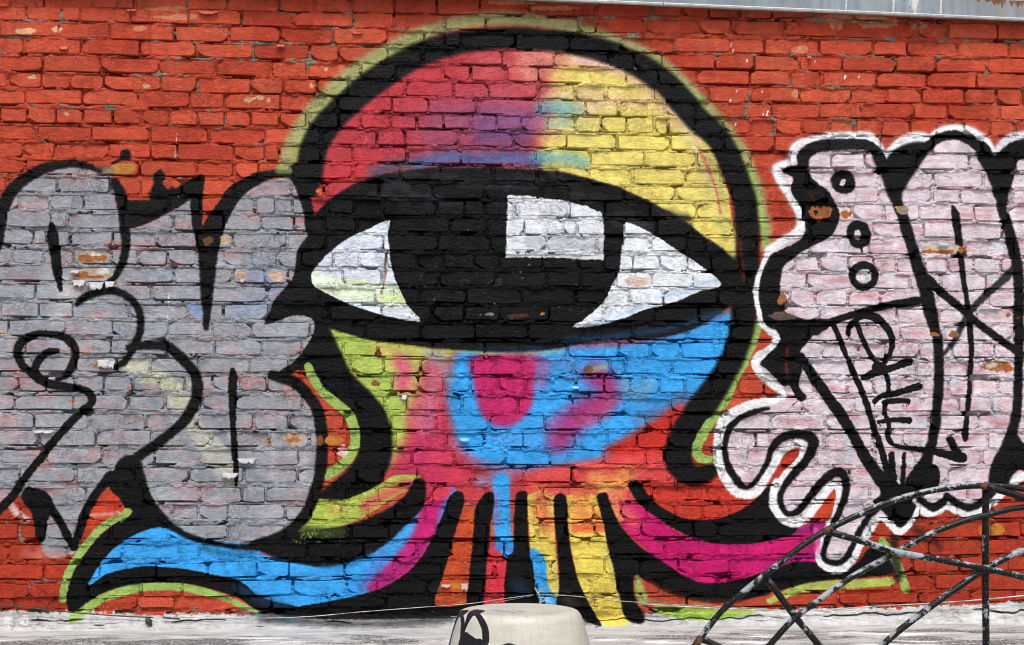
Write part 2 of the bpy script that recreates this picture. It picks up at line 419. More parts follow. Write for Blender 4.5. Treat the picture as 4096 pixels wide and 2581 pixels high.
# lower face
cv.fill([(700, 740), (1760, 740), (1760, 1200), (700, 1200)], (190, 62, 70), soft=3, clip=body, smooth=False)
cv.fill([(750, 740), (900, 790), (1060, 815), (1050, 845), (1000, 850), (985, 900), (970, 960), (960, 1010), (935, 1070), (900, 1090), (880, 960), (800, 860)],
        (170, 190, 90), soft=48, clip=body)
cv.fill([(1090, 820), (1300, 815), (1520, 800), (1740, 730), (1730, 830), (1680, 900), (1600, 965), (1500, 1020), (1420, 1075), (1300, 1098),
         (1200, 1105), (1130, 1090), (1080, 1050), (1060, 990), (1050, 930), (1060, 870)], BLUE, soft=38, clip=body)
cv.stroke([(1000, 980), (1005, 1040), (970, 1100), (1020, 1120)], (188, 52, 100), w=70, soft=64, op=.85, clip=body)
cv.stroke([(1000, 1000), (1030, 1060), (1080, 1110)], (202, 58, 96), w=50, soft=50, op=.7, clip=body)
cv.stroke([(1020, 850), (1015, 900), (1010, 950), (1000, 1000)], (186, 120, 150), w=34, soft=56, op=.7, clip=body)
cv.stroke([(960, 900), (985, 940), (975, 990)], (196, 120, 110), w=26, soft=46, op=.6, clip=body)
cv.stroke([(1010, 830), (1040, 850), (1050, 890)], (150, 150, 170), w=26, soft=36, op=.6, clip=body)
cv.stroke([(1060, 1040), (1110, 1080), (1180, 1105), (1270, 1105)], (170, 110, 160), w=16, soft=34, op=.6, clip=body)
cv.stroke([(1500, 985), (1560, 960), (1610, 930)], (120, 90, 120), w=20, soft=40, op=.6, clip=body)
cv.stroke([(1290, 860), (1330, 850), (1350, 880)], (120, 120, 190), w=24, soft=44, op=.5, clip=body)
cv.stroke([(1290, 1000), (1330, 980), (1370, 990)], (170, 84, 130), w=26, soft=44, op=.6, clip=body)
cv.stroke([(1170, 1030), (1240, 1035)], (90, 150, 220), w=30, soft=40, op=.5, clip=body)
cv.stroke([(900, 850), (930, 870), (955, 900)], (200, 190, 110), w=20, soft=34, op=.5, clip=body)
cv.stroke([(940, 850), (950, 870), (945, 905)], (216, 78, 128), w=34, soft=34, op=.85, clip=body)
cv.stroke([(890, 815), (930, 830), (970, 838)], (206, 150, 100), w=22, soft=30, op=.5, clip=body)
cv.fill([(1112, 838), (1250, 832), (1255, 900), (1245, 960), (1205, 998), (1160, 998), (1128, 965), (1114, 900)], (188, 40, 102), soft=24, clip=body)
cv.stroke([(1250, 840), (1275, 855), (1270, 900)], (176, 90, 150), w=26, soft=34, op=.7, clip=body)
cv.stroke([(1400, 880), (1425, 910), (1405, 950), (1370, 965), (1330, 1010), (1312, 1035)], (158, 50, 114), w=58, soft=56, op=.95, clip=body)
cv.stroke([(1380, 985), (1410, 970), (1440, 940)], (178, 66, 110), w=30, soft=40, op=.7, clip=body)
cv.stroke([(1470, 905), (1500, 930), (1520, 905)], (130, 150, 170), w=30, soft=40, op=.6, clip=body)
cv.stroke([(1385, 870), (1420, 862)], (140, 170, 130), w=16, soft=14, op=.7, clip=body)
cv.fill([(1420, 1060), (1500, 1010), (1600, 950), (1620, 1000), (1570, 1100), (1480, 1080)], (198, 50, 44), soft=30, clip=body)
cv.fill([(1250, 1110), (1420, 1080), (1560, 1070), (1590, 1140), (1400, 1180), (1250, 1170)], (212, 76, 74), soft=26, op=.9, clip=body)
cv.stroke([(1400, 1130), (1440, 1140), (1470, 1120)], (226, 150, 84), w=46, soft=36, op=.85, clip=body)
cv.stroke([(1160, 1110), (1190, 1125), (1130, 1130)], (130, 140, 190), w=26, soft=30, op=.7, clip=body)
cv.stroke([(1060, 1120), (1000, 1130), (960, 1135)], (200, 56, 80), w=40, soft=30, op=.8, clip=body)
cv.fill([(1480, 1140), (1600, 1130), (1700, 1120), (1760, 1150), (1820, 1150), (1780, 1190), (1720, 1220), (1620, 1225), (1540, 1195)], (194, 58, 46), soft=10)

# eye
cv.stroke([(727, 540), (700, 580), (690, 620), (676, 670), (646, 718), (618, 764), (690, 742), (735, 752), (738, 800), (700, 850), (660, 880)], BLACK, w=26, soft=4)
cv.fill([(705, 560), (745, 500), (780, 468), (830, 436), (880, 416), (940, 405), (1040, 395), (1200, 398), (1290, 402), (1340, 410), (1384, 421), (1466, 446),
         (1529, 476), (1604, 516), (1654, 556), (1704, 592), (1750, 640), (1740, 720), (1716, 720), (1660, 758), (1616, 778), (1554, 794), (1454, 800), (1379, 806), (1330, 816),
         (1279, 823), (1204, 826), (1150, 827), (1052, 822), (952, 810), (865, 799), (815, 784), (770, 770), (735, 745), (690, 735), (650, 755), (617, 768), (635, 745), (655, 712),
         (678, 682), (694, 640), (705, 610)], BLACK, soft=9)
cv.stroke([(1330, 800), (1450, 790), (1600, 765), (1690, 735)], (18, 66, 104), w=16, soft=20, op=.7)
cv.stroke([(1130, 818), (1200, 822), (1270, 816)], (18, 40, 66), w=16, soft=18, op=.6)
cv.stroke([(1060, 826), (1200, 832), (1320, 826)], (150, 176, 90), w=5, soft=8, op=.7)
for k in range(46):                                      # the lid is a thinner, dustier black
    x = rr.uniform(850, 1560); y = 408 + rr.uniform(0, 70) + max(0, x - 1290) * .34
    cv.stroke([(x, y), (x + rr.uniform(20, 60), y + 3)], (46, 46, 52), w=rr.uniform(8, 20), soft=16, op=rr.uniform(.3, .8))
EYE_L = [(914, 519), (864, 539), (814, 564), (777, 592), (745, 624), (732, 645), (735, 669), (757, 684), (802, 707), (852, 727), (914, 745), (987, 755), (960, 720), (937, 675), (922, 637), (917, 600), (912, 555)]
cv.fill(EYE_L, (214, 222, 236), soft=2.5)
mL = cv.fill(EYE_L, WHITE, soft=2.5, mask_only=True)
cv.stroke([(740, 665), (800, 680), (880, 690), (960, 700)], (222, 236, 206), w=46, soft=24, op=.9, clip=mL)
cv.stroke([(900, 700), (960, 705)], (190, 220, 140), w=14, soft=20, op=.8, clip=mL)
cv.stroke([(810, 662), (860, 665)], (206, 224, 170), w=10, soft=16, op=.7, clip=mL)
cv.stroke([(910, 590), (906, 620), (904, 650), (896, 690)], (150, 128, 108), w=6, soft=3, op=.9)
EYE_R = [(1471, 524), (1529, 549), (1591, 589), (1641, 622), (1694, 669), (1641, 687), (1579, 712), (1516, 729), (1454, 752), (1404, 766), (1345, 770), (1374, 749), (1416, 712), (1436, 674), (1454, 637), (1459, 592), (1466, 554)]
cv.fill(EYE_R, (226, 230, 238), soft=3)
mR = cv.fill(EYE_R, WHITE, soft=2.5, mask_only=True)
cv.stroke([(1690, 655), (1640, 672), (1600, 690), (1550, 700)], (140, 190, 230), w=8, soft=20, op=.55, clip=mR)
cv.stroke([(1520, 715), (1460, 740), (1400, 760)], (160, 200, 236), w=6, soft=18, op=.7, clip=mR)
cv.stroke([(1480, 664), (1510, 668)], (205, 160, 140), w=16, soft=10, op=.6, clip=mR)
SQ = [(1192, 459), (1215, 461), (1250, 462), (1316, 471), (1379, 487), (1415, 501), (1419, 556), (1418, 612), (1364, 610), (1300, 607), (1188, 606), (1190, 540)]
cv.fill(SQ, (222, 226, 234), soft=3, smooth=False, ragged=1.4)
mS = cv.fill(SQ, WHITE, soft=2.5, mask_only=True, smooth=False)
for k in range(12):
    x = rr.uniform(1210, 1400); y = rr.choice([542, 575, 580, 560])
    cv.stroke([(x, y), (x + 40, y + 4)], (170, 178, 190), w=rr.uniform(4, 14), soft=16, op=.55, clip=mS)
for k in range(60):          # white specks of overspray on the black
    x = rr.uniform(1100, 1480); y = rr.uniform(520, 760)
    cv.stroke([(x, y), (x + rr.uniform(0, 3), y)], (170, 172, 176), w=rr.uniform(.8, 2.0), soft=1, op=.7)
chip(1275, 738, 6, 4, (205, 110, 50)); chip(1150, 740, 9, 3, (120, 110, 110)); chip(1215, 744, 30, 5, (90, 52, 40), .8)
chip(1165, 665, 20, 10, (50, 38, 32), .8)
# olive speckle left of the pupil foot
for k in range(160):
    x = rr.gauss(1010, 60); y = rr.gauss(700, 45)
    cv.stroke([(x, y), (x, y + 2)], (88, 96, 50), w=rr.uniform(1, 3), soft=2, op=.5)

# lime halo
cv.stroke([(668, 412, 30), (676, 375, 38), (692, 330, 38), (727, 275, 40), (759, 237, 40), (802, 195, 40), (852, 155, 38), (906, 123, 36), (982, 84, 34), (1060, 60, 32), (1130, 48, 32),
           (1200, 46, 32), (1270, 52, 32), (1350, 66, 32), (1430, 92, 32), (1500, 118, 32), (1560, 155, 32), (1607, 197, 30), (1648, 240, 30), (1686, 280, 30), (1722, 325, 28), (1748, 362, 26),
           (1769, 410, 24), (1783, 450, 22), (1794, 500, 22), (1801, 550, 22), (1801, 588, 18)], (156, 162, 110), soft=22, op=.92)
cv.stroke([(1560, 170, 16), (1607, 212, 16), (1648, 254, 16), (1684, 294, 14), (1718, 338, 14), (1744, 380, 14), (1768, 430, 16), (1785, 500, 16), (1796, 560, 18), (1800, 586, 14)],
          (152, 186, 100), soft=10, op=.85)
cv.stroke([(700, 420, 10), (700, 370, 14), (712, 330, 14), (742, 280, 14), (778, 235, 14), (860, 165, 14), (920, 126, 14), (1000, 92, 12)], (158, 184, 104), soft=12, op=.6)
cv.stroke([(1781, 760, 22), (1770, 800, 20), (1753, 835, 24), (1735, 870, 26), (1718, 908, 24), (1695, 955, 24), (1668, 992, 24), (1648, 1025, 24), (1635, 1050, 24), (1637, 1070, 22),
           (1655, 1080, 20), (1678, 1080, 14)], LIME, soft=3)

# black dome outline
DOME = [(722, 440, 56), (728, 400, 60), (737, 350, 62), (757, 312, 62), (790, 270, 60), (826, 237, 60), (870, 200, 58), (920, 166, 58), (980, 131, 54), (1050, 108, 52), (1127, 95, 50), (1200, 91, 50), (1260, 94, 50),
        (1340, 102, 52), (1430, 124, 56), (1500, 155, 56), (1560, 195, 58), (1600, 238, 60), (1640, 283, 60), (1675, 315, 58), (1700, 350, 58), (1720, 395, 58), (1738, 440, 58), (1750, 480, 56), (1755, 550, 58),
        (1755, 600, 58), (1753, 650, 68), (1748, 700, 62), (1745, 758, 60), (1729, 821, 56), (1705, 871, 56), (1665, 933, 64), (1630, 983, 66), (1600, 1033, 64), (1592, 1075, 66), (1605, 1105, 58), (1630, 1118, 46), (1660, 1112, 40), (1685, 1100, 22)]
cv.stroke(DOME, BLACK, soft=15)
cv.stroke([(1640, 1050), (1637, 1066), (1655, 1080), (1678, 1080)], LIME, w=20, soft=3)
cv.stroke([(1668, 992, 22), (1648, 1025, 24), (1636, 1050, 22)], LIME, soft=3)
cv.stroke([(1735, 560), (1742, 620), (1748, 660)], (92, 24, 20), w=10, soft=12, op=.8)
cv.stroke([(1440, 120), (1505, 152), (1550, 190)], (20, 22, 30), w=10, soft=20, op=.5)

for x, l in [(1583, 12), (1590, 16), (1596, 9), (1622, 7), (1640, 8), (1612, 6)]:
    cv.stroke([(x, 1118, 5), (x + .5, 1136 + l * .4, 3), (x, 1136 + l, 2)], BLACK, soft=1.5)
for k in range(40):                                     # overspray dust outside the thick line
    t_ = rr.random(); q = DOME[int(t_ * (len(DOME) - 1))]
    cv.stroke([(q[0] + rr.gauss(0, 26), q[1] + rr.gauss(0, 26))], BLACK, w=rr.uniform(1, 2.4), soft=1.5, op=.7)
# left cheek
cv.stroke([(735, 750, 40), (745, 775, 52), (752, 820, 80), (765, 860, 90), (790, 895, 78), (820, 925, 72), (850, 955, 74), (872, 990, 78), (882, 1030, 78), (880, 1070, 78), (865, 1105, 78), (840, 1135, 74),
           (800, 1158, 60), (760, 1178, 44), (735, 1190, 36)], BLACK, soft=12)
cv.fill([(640, 860), (700, 850), (735, 800), (760, 850), (720, 870), (690, 872), (668, 900), (640, 900)], BLACK, soft=4)
cv.stroke([(724, 862, 20), (738, 893, 22), (757, 920, 22), (790, 948, 24), (818, 973, 24), (832, 1003, 24), (834, 1035, 24), (827, 1065, 24), (802, 1095, 22), (770, 1115, 24)], LIME, soft=3.5)

# ---- left tentacle
cv.fill([(715, 1190), (735, 1172), (800, 1175), (850, 1160), (890, 1140), (930, 1118), (985, 1120), (975, 1145), (930, 1165), (895, 1190), (850, 1218), (800, 1237), (750, 1244), (705, 1238)], (172, 188, 84), soft=5)
cv.stroke([(860, 1190), (900, 1165), (950, 1140)], (202, 92, 82), w=26, soft=24, op=.85)
cv.stroke([(780, 1200), (800, 1195)], (206, 160, 92), w=18, soft=18, op=.6)
cv.stroke([(960, 1140), (990, 1145)], (200, 60, 100), w=20, soft=16, op=.8)
cv.fill([(207, 1375), (227, 1338), (252, 1303), (302, 1263), (357, 1238), (392, 1233), (427, 1252), (477, 1275), (552, 1292), (601, 1300), (680, 1318), (752, 1325), (815, 1315), (852, 1300), (890, 1272), (940, 1232), (972, 1185),
         (990, 1150), (1020, 1140), (1070, 1150), (1060, 1200), (1030, 1240), (1010, 1275), (980, 1320), (940, 1355), (900, 1380), (850, 1398), (780, 1418), (700, 1428), (640, 1418), (601, 1398), (565, 1368), (500, 1352), (425, 1338), (350, 1333), (302, 1338), (252, 1353), (210, 1378)],
        BLUE, soft=4)
cv.stroke([(392, 1225), (427, 1246), (477, 1268), (552, 1284), (620, 1290), (700, 1310)], BLUE, w=22, soft=4)
cv.stroke([(425, 1338), (500, 1352), (565, 1370), (610, 1402), (660, 1424)], BLUE, w=18, soft=4)
cv.stroke([(1030, 1150, 50), (1010, 1200, 50), (1000, 1240, 56), (975, 1290, 54), (935, 1335, 48), (880, 1380, 34)], (196, 36, 112), soft=26)
cv.stroke([(985, 1290), (940, 1330), (890, 1370)], (160, 40, 130), w=26, soft=26, op=.6)
cv.stroke([(900, 1300), (870, 1350), (850, 1380)], (90, 100, 190), w=20, soft=28, op=.55)
cv.stroke([(1010, 1160), (1040, 1150)], (206, 60, 84), w=40, soft=20)
cv.stroke([(965, 1235), (950, 1260), (920, 1285)], (70, 160, 230), w=22, soft=20, op=.8)
cv.stroke([(985, 1140, 30), (970, 1180, 50), (930, 1217, 56), (880, 1252, 74), (820, 1277, 84), (760, 1287, 88), (690, 1285, 70), (640, 1280, 50), (600, 1276, 24)], BLACK, soft=8)
cv.stroke([(715, 1245), (760, 1252), (800, 1250)], (60, 76, 34), w=22, soft=20, op=.8)
for k in range(90):
    x = rr.gauss(745, 36); y = rr.gauss(1258, 10)
    cv.stroke([(x, y), (x, y + rr.uniform(0, 4))], (128, 150, 60), w=rr.uniform(1, 2.6), soft=2, op=.6)
cv.stroke([(760, 1330), (830, 1325), (870, 1300)], (30, 90, 140), w=10, soft=20, op=.6)
cv.fill([(310, 1205), (392, 1225), (400, 1240), (357, 1242), (302, 1265), (252, 1305), (227, 1340), (208, 1378), (250, 1350), (302, 1336), (350, 1331), (425, 1336), (500, 1350), (565, 1366), (601, 1395), (640, 1412), (720, 1432),
         (620, 1438), (560, 1405), (500, 1385), (440, 1372), (350, 1370), (300, 1377), (250, 1391), (212, 1414), (175, 1438), (158, 1420), (158, 1378), (172, 1338), (193, 1305), (230, 1262), (270, 1232)], BLACK, soft=4)
cv.stroke([(560, 1380), (610, 1408), (680, 1430)], (16, 52, 84), w=20, soft=20, op=.7)
cv.fill([(258, 1138), (335, 1138), (345, 1168), (372, 1198), (396, 1230), (385, 1236), (355, 1236), (300, 1262), (280, 1250), (300, 1210), (285, 1178)], BLACK, soft=4)
cv.stroke([(300, 1203, 20), (265, 1222, 20), (225, 1255, 18), (187, 1303, 18), (166, 1338, 18), (153, 1378, 18), (148, 1408, 16)], LIME, soft=3)
cv.stroke([(178, 1450, 22), (212, 1424, 20), (250, 1402, 20), (300, 1387, 20), (350, 1379, 18), (420, 1379, 18), (462, 1386, 18), (525, 1404, 16), (575, 1425, 14), (610, 1442, 10)], LIME, soft=5)

for x, l in [(286, 10), (281, 6), (292, 7)]:
    cv.stroke([(x, 1214, 3), (x, 1216 + l, 2)], LIME, soft=1)
# ---- middle tentacles
cv.fill([(1082, 1225), (1115, 1195), (1118, 1250), (1106, 1312), (1100, 1420), (1022, 1420), (1037, 1362), (1055, 1310), (1070, 1262)], (198, 80, 42), soft=4)
cv.stroke([(1065, 1375), (1095, 1378)], (205, 130, 40), w=16, soft=4, op=.8)
cv.fill([(1143, 1265), (1165, 1260), (1200, 1290), (1195, 1330), (1192, 1400), (1188, 1422), (1133, 1422), (1138, 1370)], (203, 52, 66), soft=4)
cv.stroke([(1178, 1130), (1178, 1180), (1180, 1230), (1183, 1265), (1195, 1290), (1205, 1300)], BLUE, w=40, soft=12)
cv.stroke([(1165, 1160), (1168, 1230)], (150, 110, 170), w=10, soft=12, op=.7)
cv.stroke([(1170, 1285), (1205, 1290)], (60, 130, 210), w=18, soft=14)
cv.fill([(1240, 1165), (1302, 1165), (1303, 1250), (1308, 1310), (1312, 1380), (1306, 1424), (1260, 1424), (1270, 1380), (1272, 1330), (1260, 1300), (1246, 1290), (1243, 1240)], (224, 200, 92), soft=5)
cv.stroke([(1275, 1165), (1272, 1200), (1285, 1230)], (226, 130, 82), w=40, soft=34, op=.95)
cv.stroke([(1290, 1240), (1295, 1262)], (224, 150, 80), w=18, soft=20, op=.6)
cv.stroke([(1300, 1320), (1308, 1380), (1300, 1420)], (190, 186, 120), w=12, soft=10, op=.7)
cv.stroke([(1250, 1305), (1265, 1318), (1268, 1345), (1274, 1385), (1292, 1416)], BLUE, w=32, soft=7)
cv.stroke([(1268, 1395), (1285, 1420)], (150, 200, 236), w=26, soft=18, op=.8)
cv.fill([(1331, 1165), (1404, 1165), (1420, 1230), (1431, 1297), (1444, 1357), (1454, 1400), (1480, 1458), (1404, 1462), (1374, 1400), (1356, 1357), (1341, 1287), (1334, 1230)], (226, 204, 92), soft=5)
cv.stroke([(1365, 1165), (1365, 1215), (1400, 1215)], (228, 150, 78), w=46, soft=40, op=.95)
cv.stroke([(1350, 1240), (1385, 1242), (1412, 1240)], (212, 88, 58), w=20, soft=18, op=.9)
cv.stroke([(1425, 1290), (1440, 1350), (1455, 1400), (1475, 1450)], (186, 184, 104), w=14, soft=10, op=.7)
cv.stroke([(1425, 1150), (1445, 1175), (1462, 1205)], (228, 164, 88), w=40, soft=20)
cv.stroke([(1300, 1150), (1380, 1152)], (214, 90, 80), w=24, soft=24, op=.8)
cv.fill([(1050, 1178), (1069, 1156), (1087, 1160), (1091, 1182), (1078, 1225), (1066, 1262), (1053, 1312), (1038, 1362), (1022, 1418), (1060, 1424), (1110, 1420), (1100, 1448), (977, 1452), (852, 1454), (777, 1454), (690, 1450), (640, 1440), (700, 1426),
         (827, 1402), (890, 1384), (940, 1357), (977, 1327), (1012, 1274), (1035, 1222), (1048, 1188)], BLACK, soft=4)
cv.fill([(1116, 1200), (1135, 1165), (1158, 1158), (1160, 1190), (1152, 1230), (1149, 1280), (1143, 1330), (1137, 1400), (1133, 1425), (1098, 1425), (1101, 1370), (1107, 1310), (1113, 1250)], BLACK, soft=5)
cv.fill([(1212, 1165), (1224, 1154), (1238, 1160), (1240, 1230), (1244, 1296), (1252, 1330), (1258, 1380), (1262, 1424), (1190, 1424), (1192, 1310), (1206, 1296), (1208, 1230)], BLACK, soft=5)
cv.stroke([(1215, 1370), (1235, 1400)], (16, 46, 76), w=30, soft=24, op=.7)
cv.fill([(1300, 1175), (1316, 1160), (1331, 1172), (1334, 1230), (1340, 1285), (1354, 1350), (1374, 1400), (1408, 1464), (1385, 1462), (1345, 1440), (1308, 1424), (1314, 1380), (1311, 1310), (1304, 1240)], BLACK, soft=5)
cv.stroke([(1330, 1400), (1345, 1420)], (70, 70, 74), w=24, soft=24, op=.5)

cv.stroke([(620, 1450), (800, 1462), (980, 1460), (1060, 1452)], (40, 40, 44), w=16, soft=22, op=.75)
cv.stroke([(560, 1440), (620, 1446), (690, 1455)], (60, 90, 110), w=10, soft=18, op=.6)
for k in range(30):                                     # dry overspray about the feet of the tentacles
    x = rr.uniform(960, 1500); y = rr.uniform(1385, 1450)
    cv.stroke([(x, y), (x + rr.uniform(6, 24), y + rr.uniform(-3, 3))], rr.choice([(14, 13, 14), (38, 24, 20), (52, 50, 52)]), w=rr.uniform(4, 12), soft=16, op=rr.uniform(.2, .6))
# ---- right tentacle
cv.fill([(1452, 1180), (1480, 1180), (1540, 1215), (1600, 1262), (1680, 1278), (1760, 1278), (1850, 1262), (1905, 1230), (1940, 1230), (1945, 1300), (1900, 1330), (1860, 1322), (1800, 1345), (1720, 1365), (1640, 1362), (1570, 1325), (1520, 1285), (1480, 1245)], HOT, soft=4)
cv.stroke([(1470, 1190), (1540, 1222), (1600, 1262), (1680, 1276), (1760, 1276), (1850, 1260)], HOT, w=14, soft=4)
cv.stroke([(1465, 1230), (1520, 1285), (1570, 1325), (1640, 1362), (1720, 1365), (1800, 1345), (1860, 1322)], HOT, w=14, soft=4)
cv.stroke([(1440, 1170), (1460, 1195), (1490, 1225)], (222, 100, 96), w=34, soft=36, op=.8)
cv.stroke([(1800, 1335), (1860, 1312), (1915, 1305)], (110, 24, 110), w=12, soft=18, op=.7)
cv.stroke([(1870, 1245), (1930, 1238)], (140, 30, 120), w=22, soft=14, op=.7)
cv.fill([(1476, 1138), (1500, 1132), (1525, 1165), (1555, 1192), (1600, 1216), (1650, 1222), (1710, 1212), (1760, 1185), (1800, 1148), (1830, 1140), (1860, 1200), (1872, 1240), (1860, 1256), (1800, 1272), (1740, 1279), (1680, 1276), (1620, 1260), (1560, 1228), (1500, 1182)], BLACK, soft=5)
cv.fill([(1402, 1168), (1415, 1158), (1426, 1162), (1442, 1205), (1462, 1242), (1500, 1282), (1560, 1322), (1640, 1367), (1730, 1365), (1800, 1342), (1860, 1322), (1915, 1322), (1950, 1345), (2010, 1325), (2040, 1290), (2080, 1268), (2105, 1310), (2100, 1345), (2031, 1356),
         (1931, 1366), (1863, 1380), (1800, 1396), (1729, 1414), (1654, 1416), (1579, 1395), (1518, 1366), (1492, 1352), (1490, 1400), (1512, 1455), (1472, 1455), (1455, 1400), (1442, 1340), (1427, 1280), (1415, 1220)], BLACK, soft=6)
cv.stroke([(1520, 1360), (1570, 1390), (1650, 1412), (1740, 1412)], (110, 34, 22), w=8, soft=14, op=.7)
cv.stroke([(1497, 1358, 12), (1504, 1390, 24), (1510, 1410, 26)], LIME, soft=12, op=.9)
cv.stroke([(1520, 1410), (1600, 1425), (1660, 1420)], (160, 150, 84), w=12, soft=22, op=.6)
cv.stroke([(1540, 1430, 14), (1600, 1440, 24), (1680, 1442, 24), (1766, 1436, 10)], (158, 190, 84), soft=8)
cv.stroke([(1806, 1412, 14), (1868, 1388, 20), (1931, 1376, 22), (2006, 1372, 22), (2093, 1366, 20)], (172, 190, 92), soft=6, op=.95)
cv.stroke([(2071, 1272, 20), (2094, 1300, 22), (2112, 1338, 22), (2128, 1385, 20)], LIME, soft=4)
cv.stroke([(2110, 1240, 22), (2100, 1275, 20), (2105, 1330, 24), (2110, 1360, 16)], (20, 16, 16), soft=16, op=.75)
cv.stroke([(2150, 1245), (2185, 1262), (2206, 1285)], (40, 20, 18), w=16, soft=20, op=.65)

# ---- the grey tag on the left -------------------------------------------------
GT = [(-20, 560), (0, 520), (20, 455), (60, 425), (120, 398), (190, 394), (245, 404), (280, 440), (300, 532), (345, 525), (440, 475), (468, 445), (470, 560), (500, 600), (520, 530), (560, 457), (610, 430), (690, 425), (712, 470), (727, 540), (700, 590), (690, 650), (650, 700),
      (630, 740), (625, 764), (690, 742), (735, 752), (735, 790), (695, 846), (660, 872), (660, 890), (720, 925), (748, 985), (755, 1060), (745, 1140), (715, 1205), (660, 1252), (590, 1272), (500, 1270), (420, 1243), (365, 1200), (330, 1140), (305, 1100), (262, 1140), (240, 1150), (222, 1180),
      (205, 1215), (192, 1260), (176, 1300), (120, 1310), (95, 1280), (85, 1215), (60, 1168), (30, 1172), (0, 1205), (-60, 1230), (-200, 1250), (-260, 900), (-200, 560)]
cv.fill(GT, GREY, soft=5)
mG = cv.fill(GT, GREY, soft=5, mask_only=True)
eyeblk = cv.fill([(640, 700), (700, 560), (760, 500), (900, 520), (780, 780), (640, 775)], GREY, soft=2, mask_only=True)
# red showing through in long smears that follow the courses
for k in range(430):
    x = rr.uniform(-150, 750); y = rr.choice(range(410, 1270, 41)) + rr.uniform(-16, 16)
    if y > 640 and y < 780 and rr.random() < .4: continue
    cv.stroke([(x, y), (x + rr.uniform(10, 50), y + rr.uniform(-3, 3))], rr.choice([(184, 136, 140), (178, 142, 148), (188, 124, 122), (172, 148, 154), (160, 164, 172)]),
              w=rr.uniform(3, 26), soft=rr.uniform(12, 30), op=rr.uniform(.15, .58), clip=mG, over=None)
for k in range(60):
    x = rr.uniform(-50, 740); y = rr.uniform(420, 1260)
    cv.stroke([(x, y), (x + rr.uniform(2, 14), y)], (214, 96, 78), w=rr.uniform(2, 5), soft=6, op=.7, clip=mG, over=None)
for k in range(70):
    x = rr.uniform(-100, 720); y = rr.uniform(600, 820)
    cv.stroke([(x, y), (x + rr.uniform(20, 60), y)], rr.choice([(150, 160, 172), (172, 178, 186), (142, 156, 174)]), w=rr.uniform(8, 24), soft=20, op=.5, clip=mG, over=None)
cv.stroke([(600, 650), (640, 680), (610, 720), (560, 730)], (130, 152, 190), w=40, soft=46, op=.5, clip=mG, over=None)
cv.stroke([(455, 725), (468, 735)], (120, 155, 210), w=24, soft=14, op=.7, clip=mG, over=None)
cv.stroke([(20, 640), (90, 645), (120, 655)], (132, 142, 152), w=26, soft=12, op=.6, clip=mG, over=None)
cv.stroke([(120, 655), (160, 690), (140, 740)], (182, 184, 184), w=40, soft=30, op=.6, clip=mG, over=None)
# cream wedge and its grey stripes, older paint
CR = [(280, 850), (330, 835), (372, 842), (430, 892), (452, 930), (475, 990), (525, 1045), (556, 1110), (545, 1150), (505, 1110), (460, 1040), (412, 965), (368, 905), (290, 866)]
cv.fill(CR, (196, 195, 178), soft=14, op=.6, over=None)
for x, y in [(315, 862), (350, 895), (400, 905), (385, 890), (420, 945), (440, 905)]:
    cv.stroke([(x - 14, y), (x + 14, y)], (206, 204, 160), w=14, soft=18, op=.55, over=None)
for pts in [[(328, 828), (372, 858), (420, 890), (455, 925)], [(275, 868), (320, 905), (365, 950), (410, 1010), (460, 1075), (500, 1130)],
            [(476, 940), (512, 1000), (548, 1060), (590, 1110), (640, 1140)]]:
    cv.stroke(pts, (124, 134, 148), w=14, soft=7, op=.55, clip=mG, over=None)
for x0 in (640, 700, 715):
    cv.stroke([(x0, 1000), (x0 + 4, 1060), (x0, 1120)], (200, 190, 192), w=10, soft=20, op=.5, clip=mG, over=None)
cv.stroke([(398, 690), (395, 735), (392, 765)], (214, 214, 216), w=2.5, soft=1.2)
# red and pale patches between the letter feet
cv.fill([(222, 1180), (235, 1170), (275, 1165), (292, 1195), (285, 1205), (240, 1225), (205, 1240)], (202, 66, 42), soft=8, over=0)
cv.stroke([(210, 1212), (280, 1205)], (214, 170, 164), w=8, soft=8, op=.8)
cv.stroke([(25, 1185), (45, 1210), (65, 1222)], (214, 182, 180), w=16, soft=10, op=.9)
cv.stroke([(60, 1300), (110, 1305), (150, 1300)], (190, 120, 120), w=20, soft=20, op=.5)
cv.stroke([(95, 1290), (90, 1310)], (205, 110, 90), w=16, soft=12, op=.6)

def L(pts, soft=7, op=1.0): cv.stroke(pts, BLACK, soft=soft, op=op)
L([(-40, 620, 24), (-8, 580, 26), (0, 535, 26), (8, 490, 28), (30, 448, 28), (65, 418, 26), (110, 396, 22), (160, 387, 18), (205, 391, 16), (238, 404, 8)])
cv.stroke([(235, 398), (262, 402)], (60, 50, 40), w=18, soft=16, op=.6)
L([(121, 528, 8), (124, 552, 24), (129, 592, 24), (135, 632, 20), (140, 662, 14), (144, 682, 8)], 4)
L([(272, 432, 20), (283, 455, 24), (290, 500, 22), (295, 545, 22), (297, 580, 20), (290, 612, 18), (275, 645, 15), (250, 668, 12), (222, 684, 9)])
L([(182, 716, 10), (195, 703, 16), (220, 691, 18), (255, 683, 18), (285, 689, 16), (312, 706, 16), (328, 735, 16), (331, 765, 16), (326, 792, 16), (312, 822, 16), (292, 850, 16), (270, 864, 11)])
L([(305, 818, 18), (340, 812, 20), (378, 812, 22), (405, 822, 22), (435, 850, 24), (458, 880, 24), (465, 915, 26), (458, 950, 26), (430, 993, 24), (390, 1028, 22), (330, 1070, 22), (288, 1097, 28)])
cv.fill([(240, 1140), (287, 1090), (316, 1092), (328, 1138), (300, 1150), (262, 1146)], BLACK, soft=4)
cv.fill([(278, 440), (300, 470), (315, 472), (360, 470), (400, 452), (440, 428), (462, 414), (481, 420), (474, 450), (447, 471), (400, 498), (345, 526), (300, 536), (285, 500)], BLACK, soft=5)
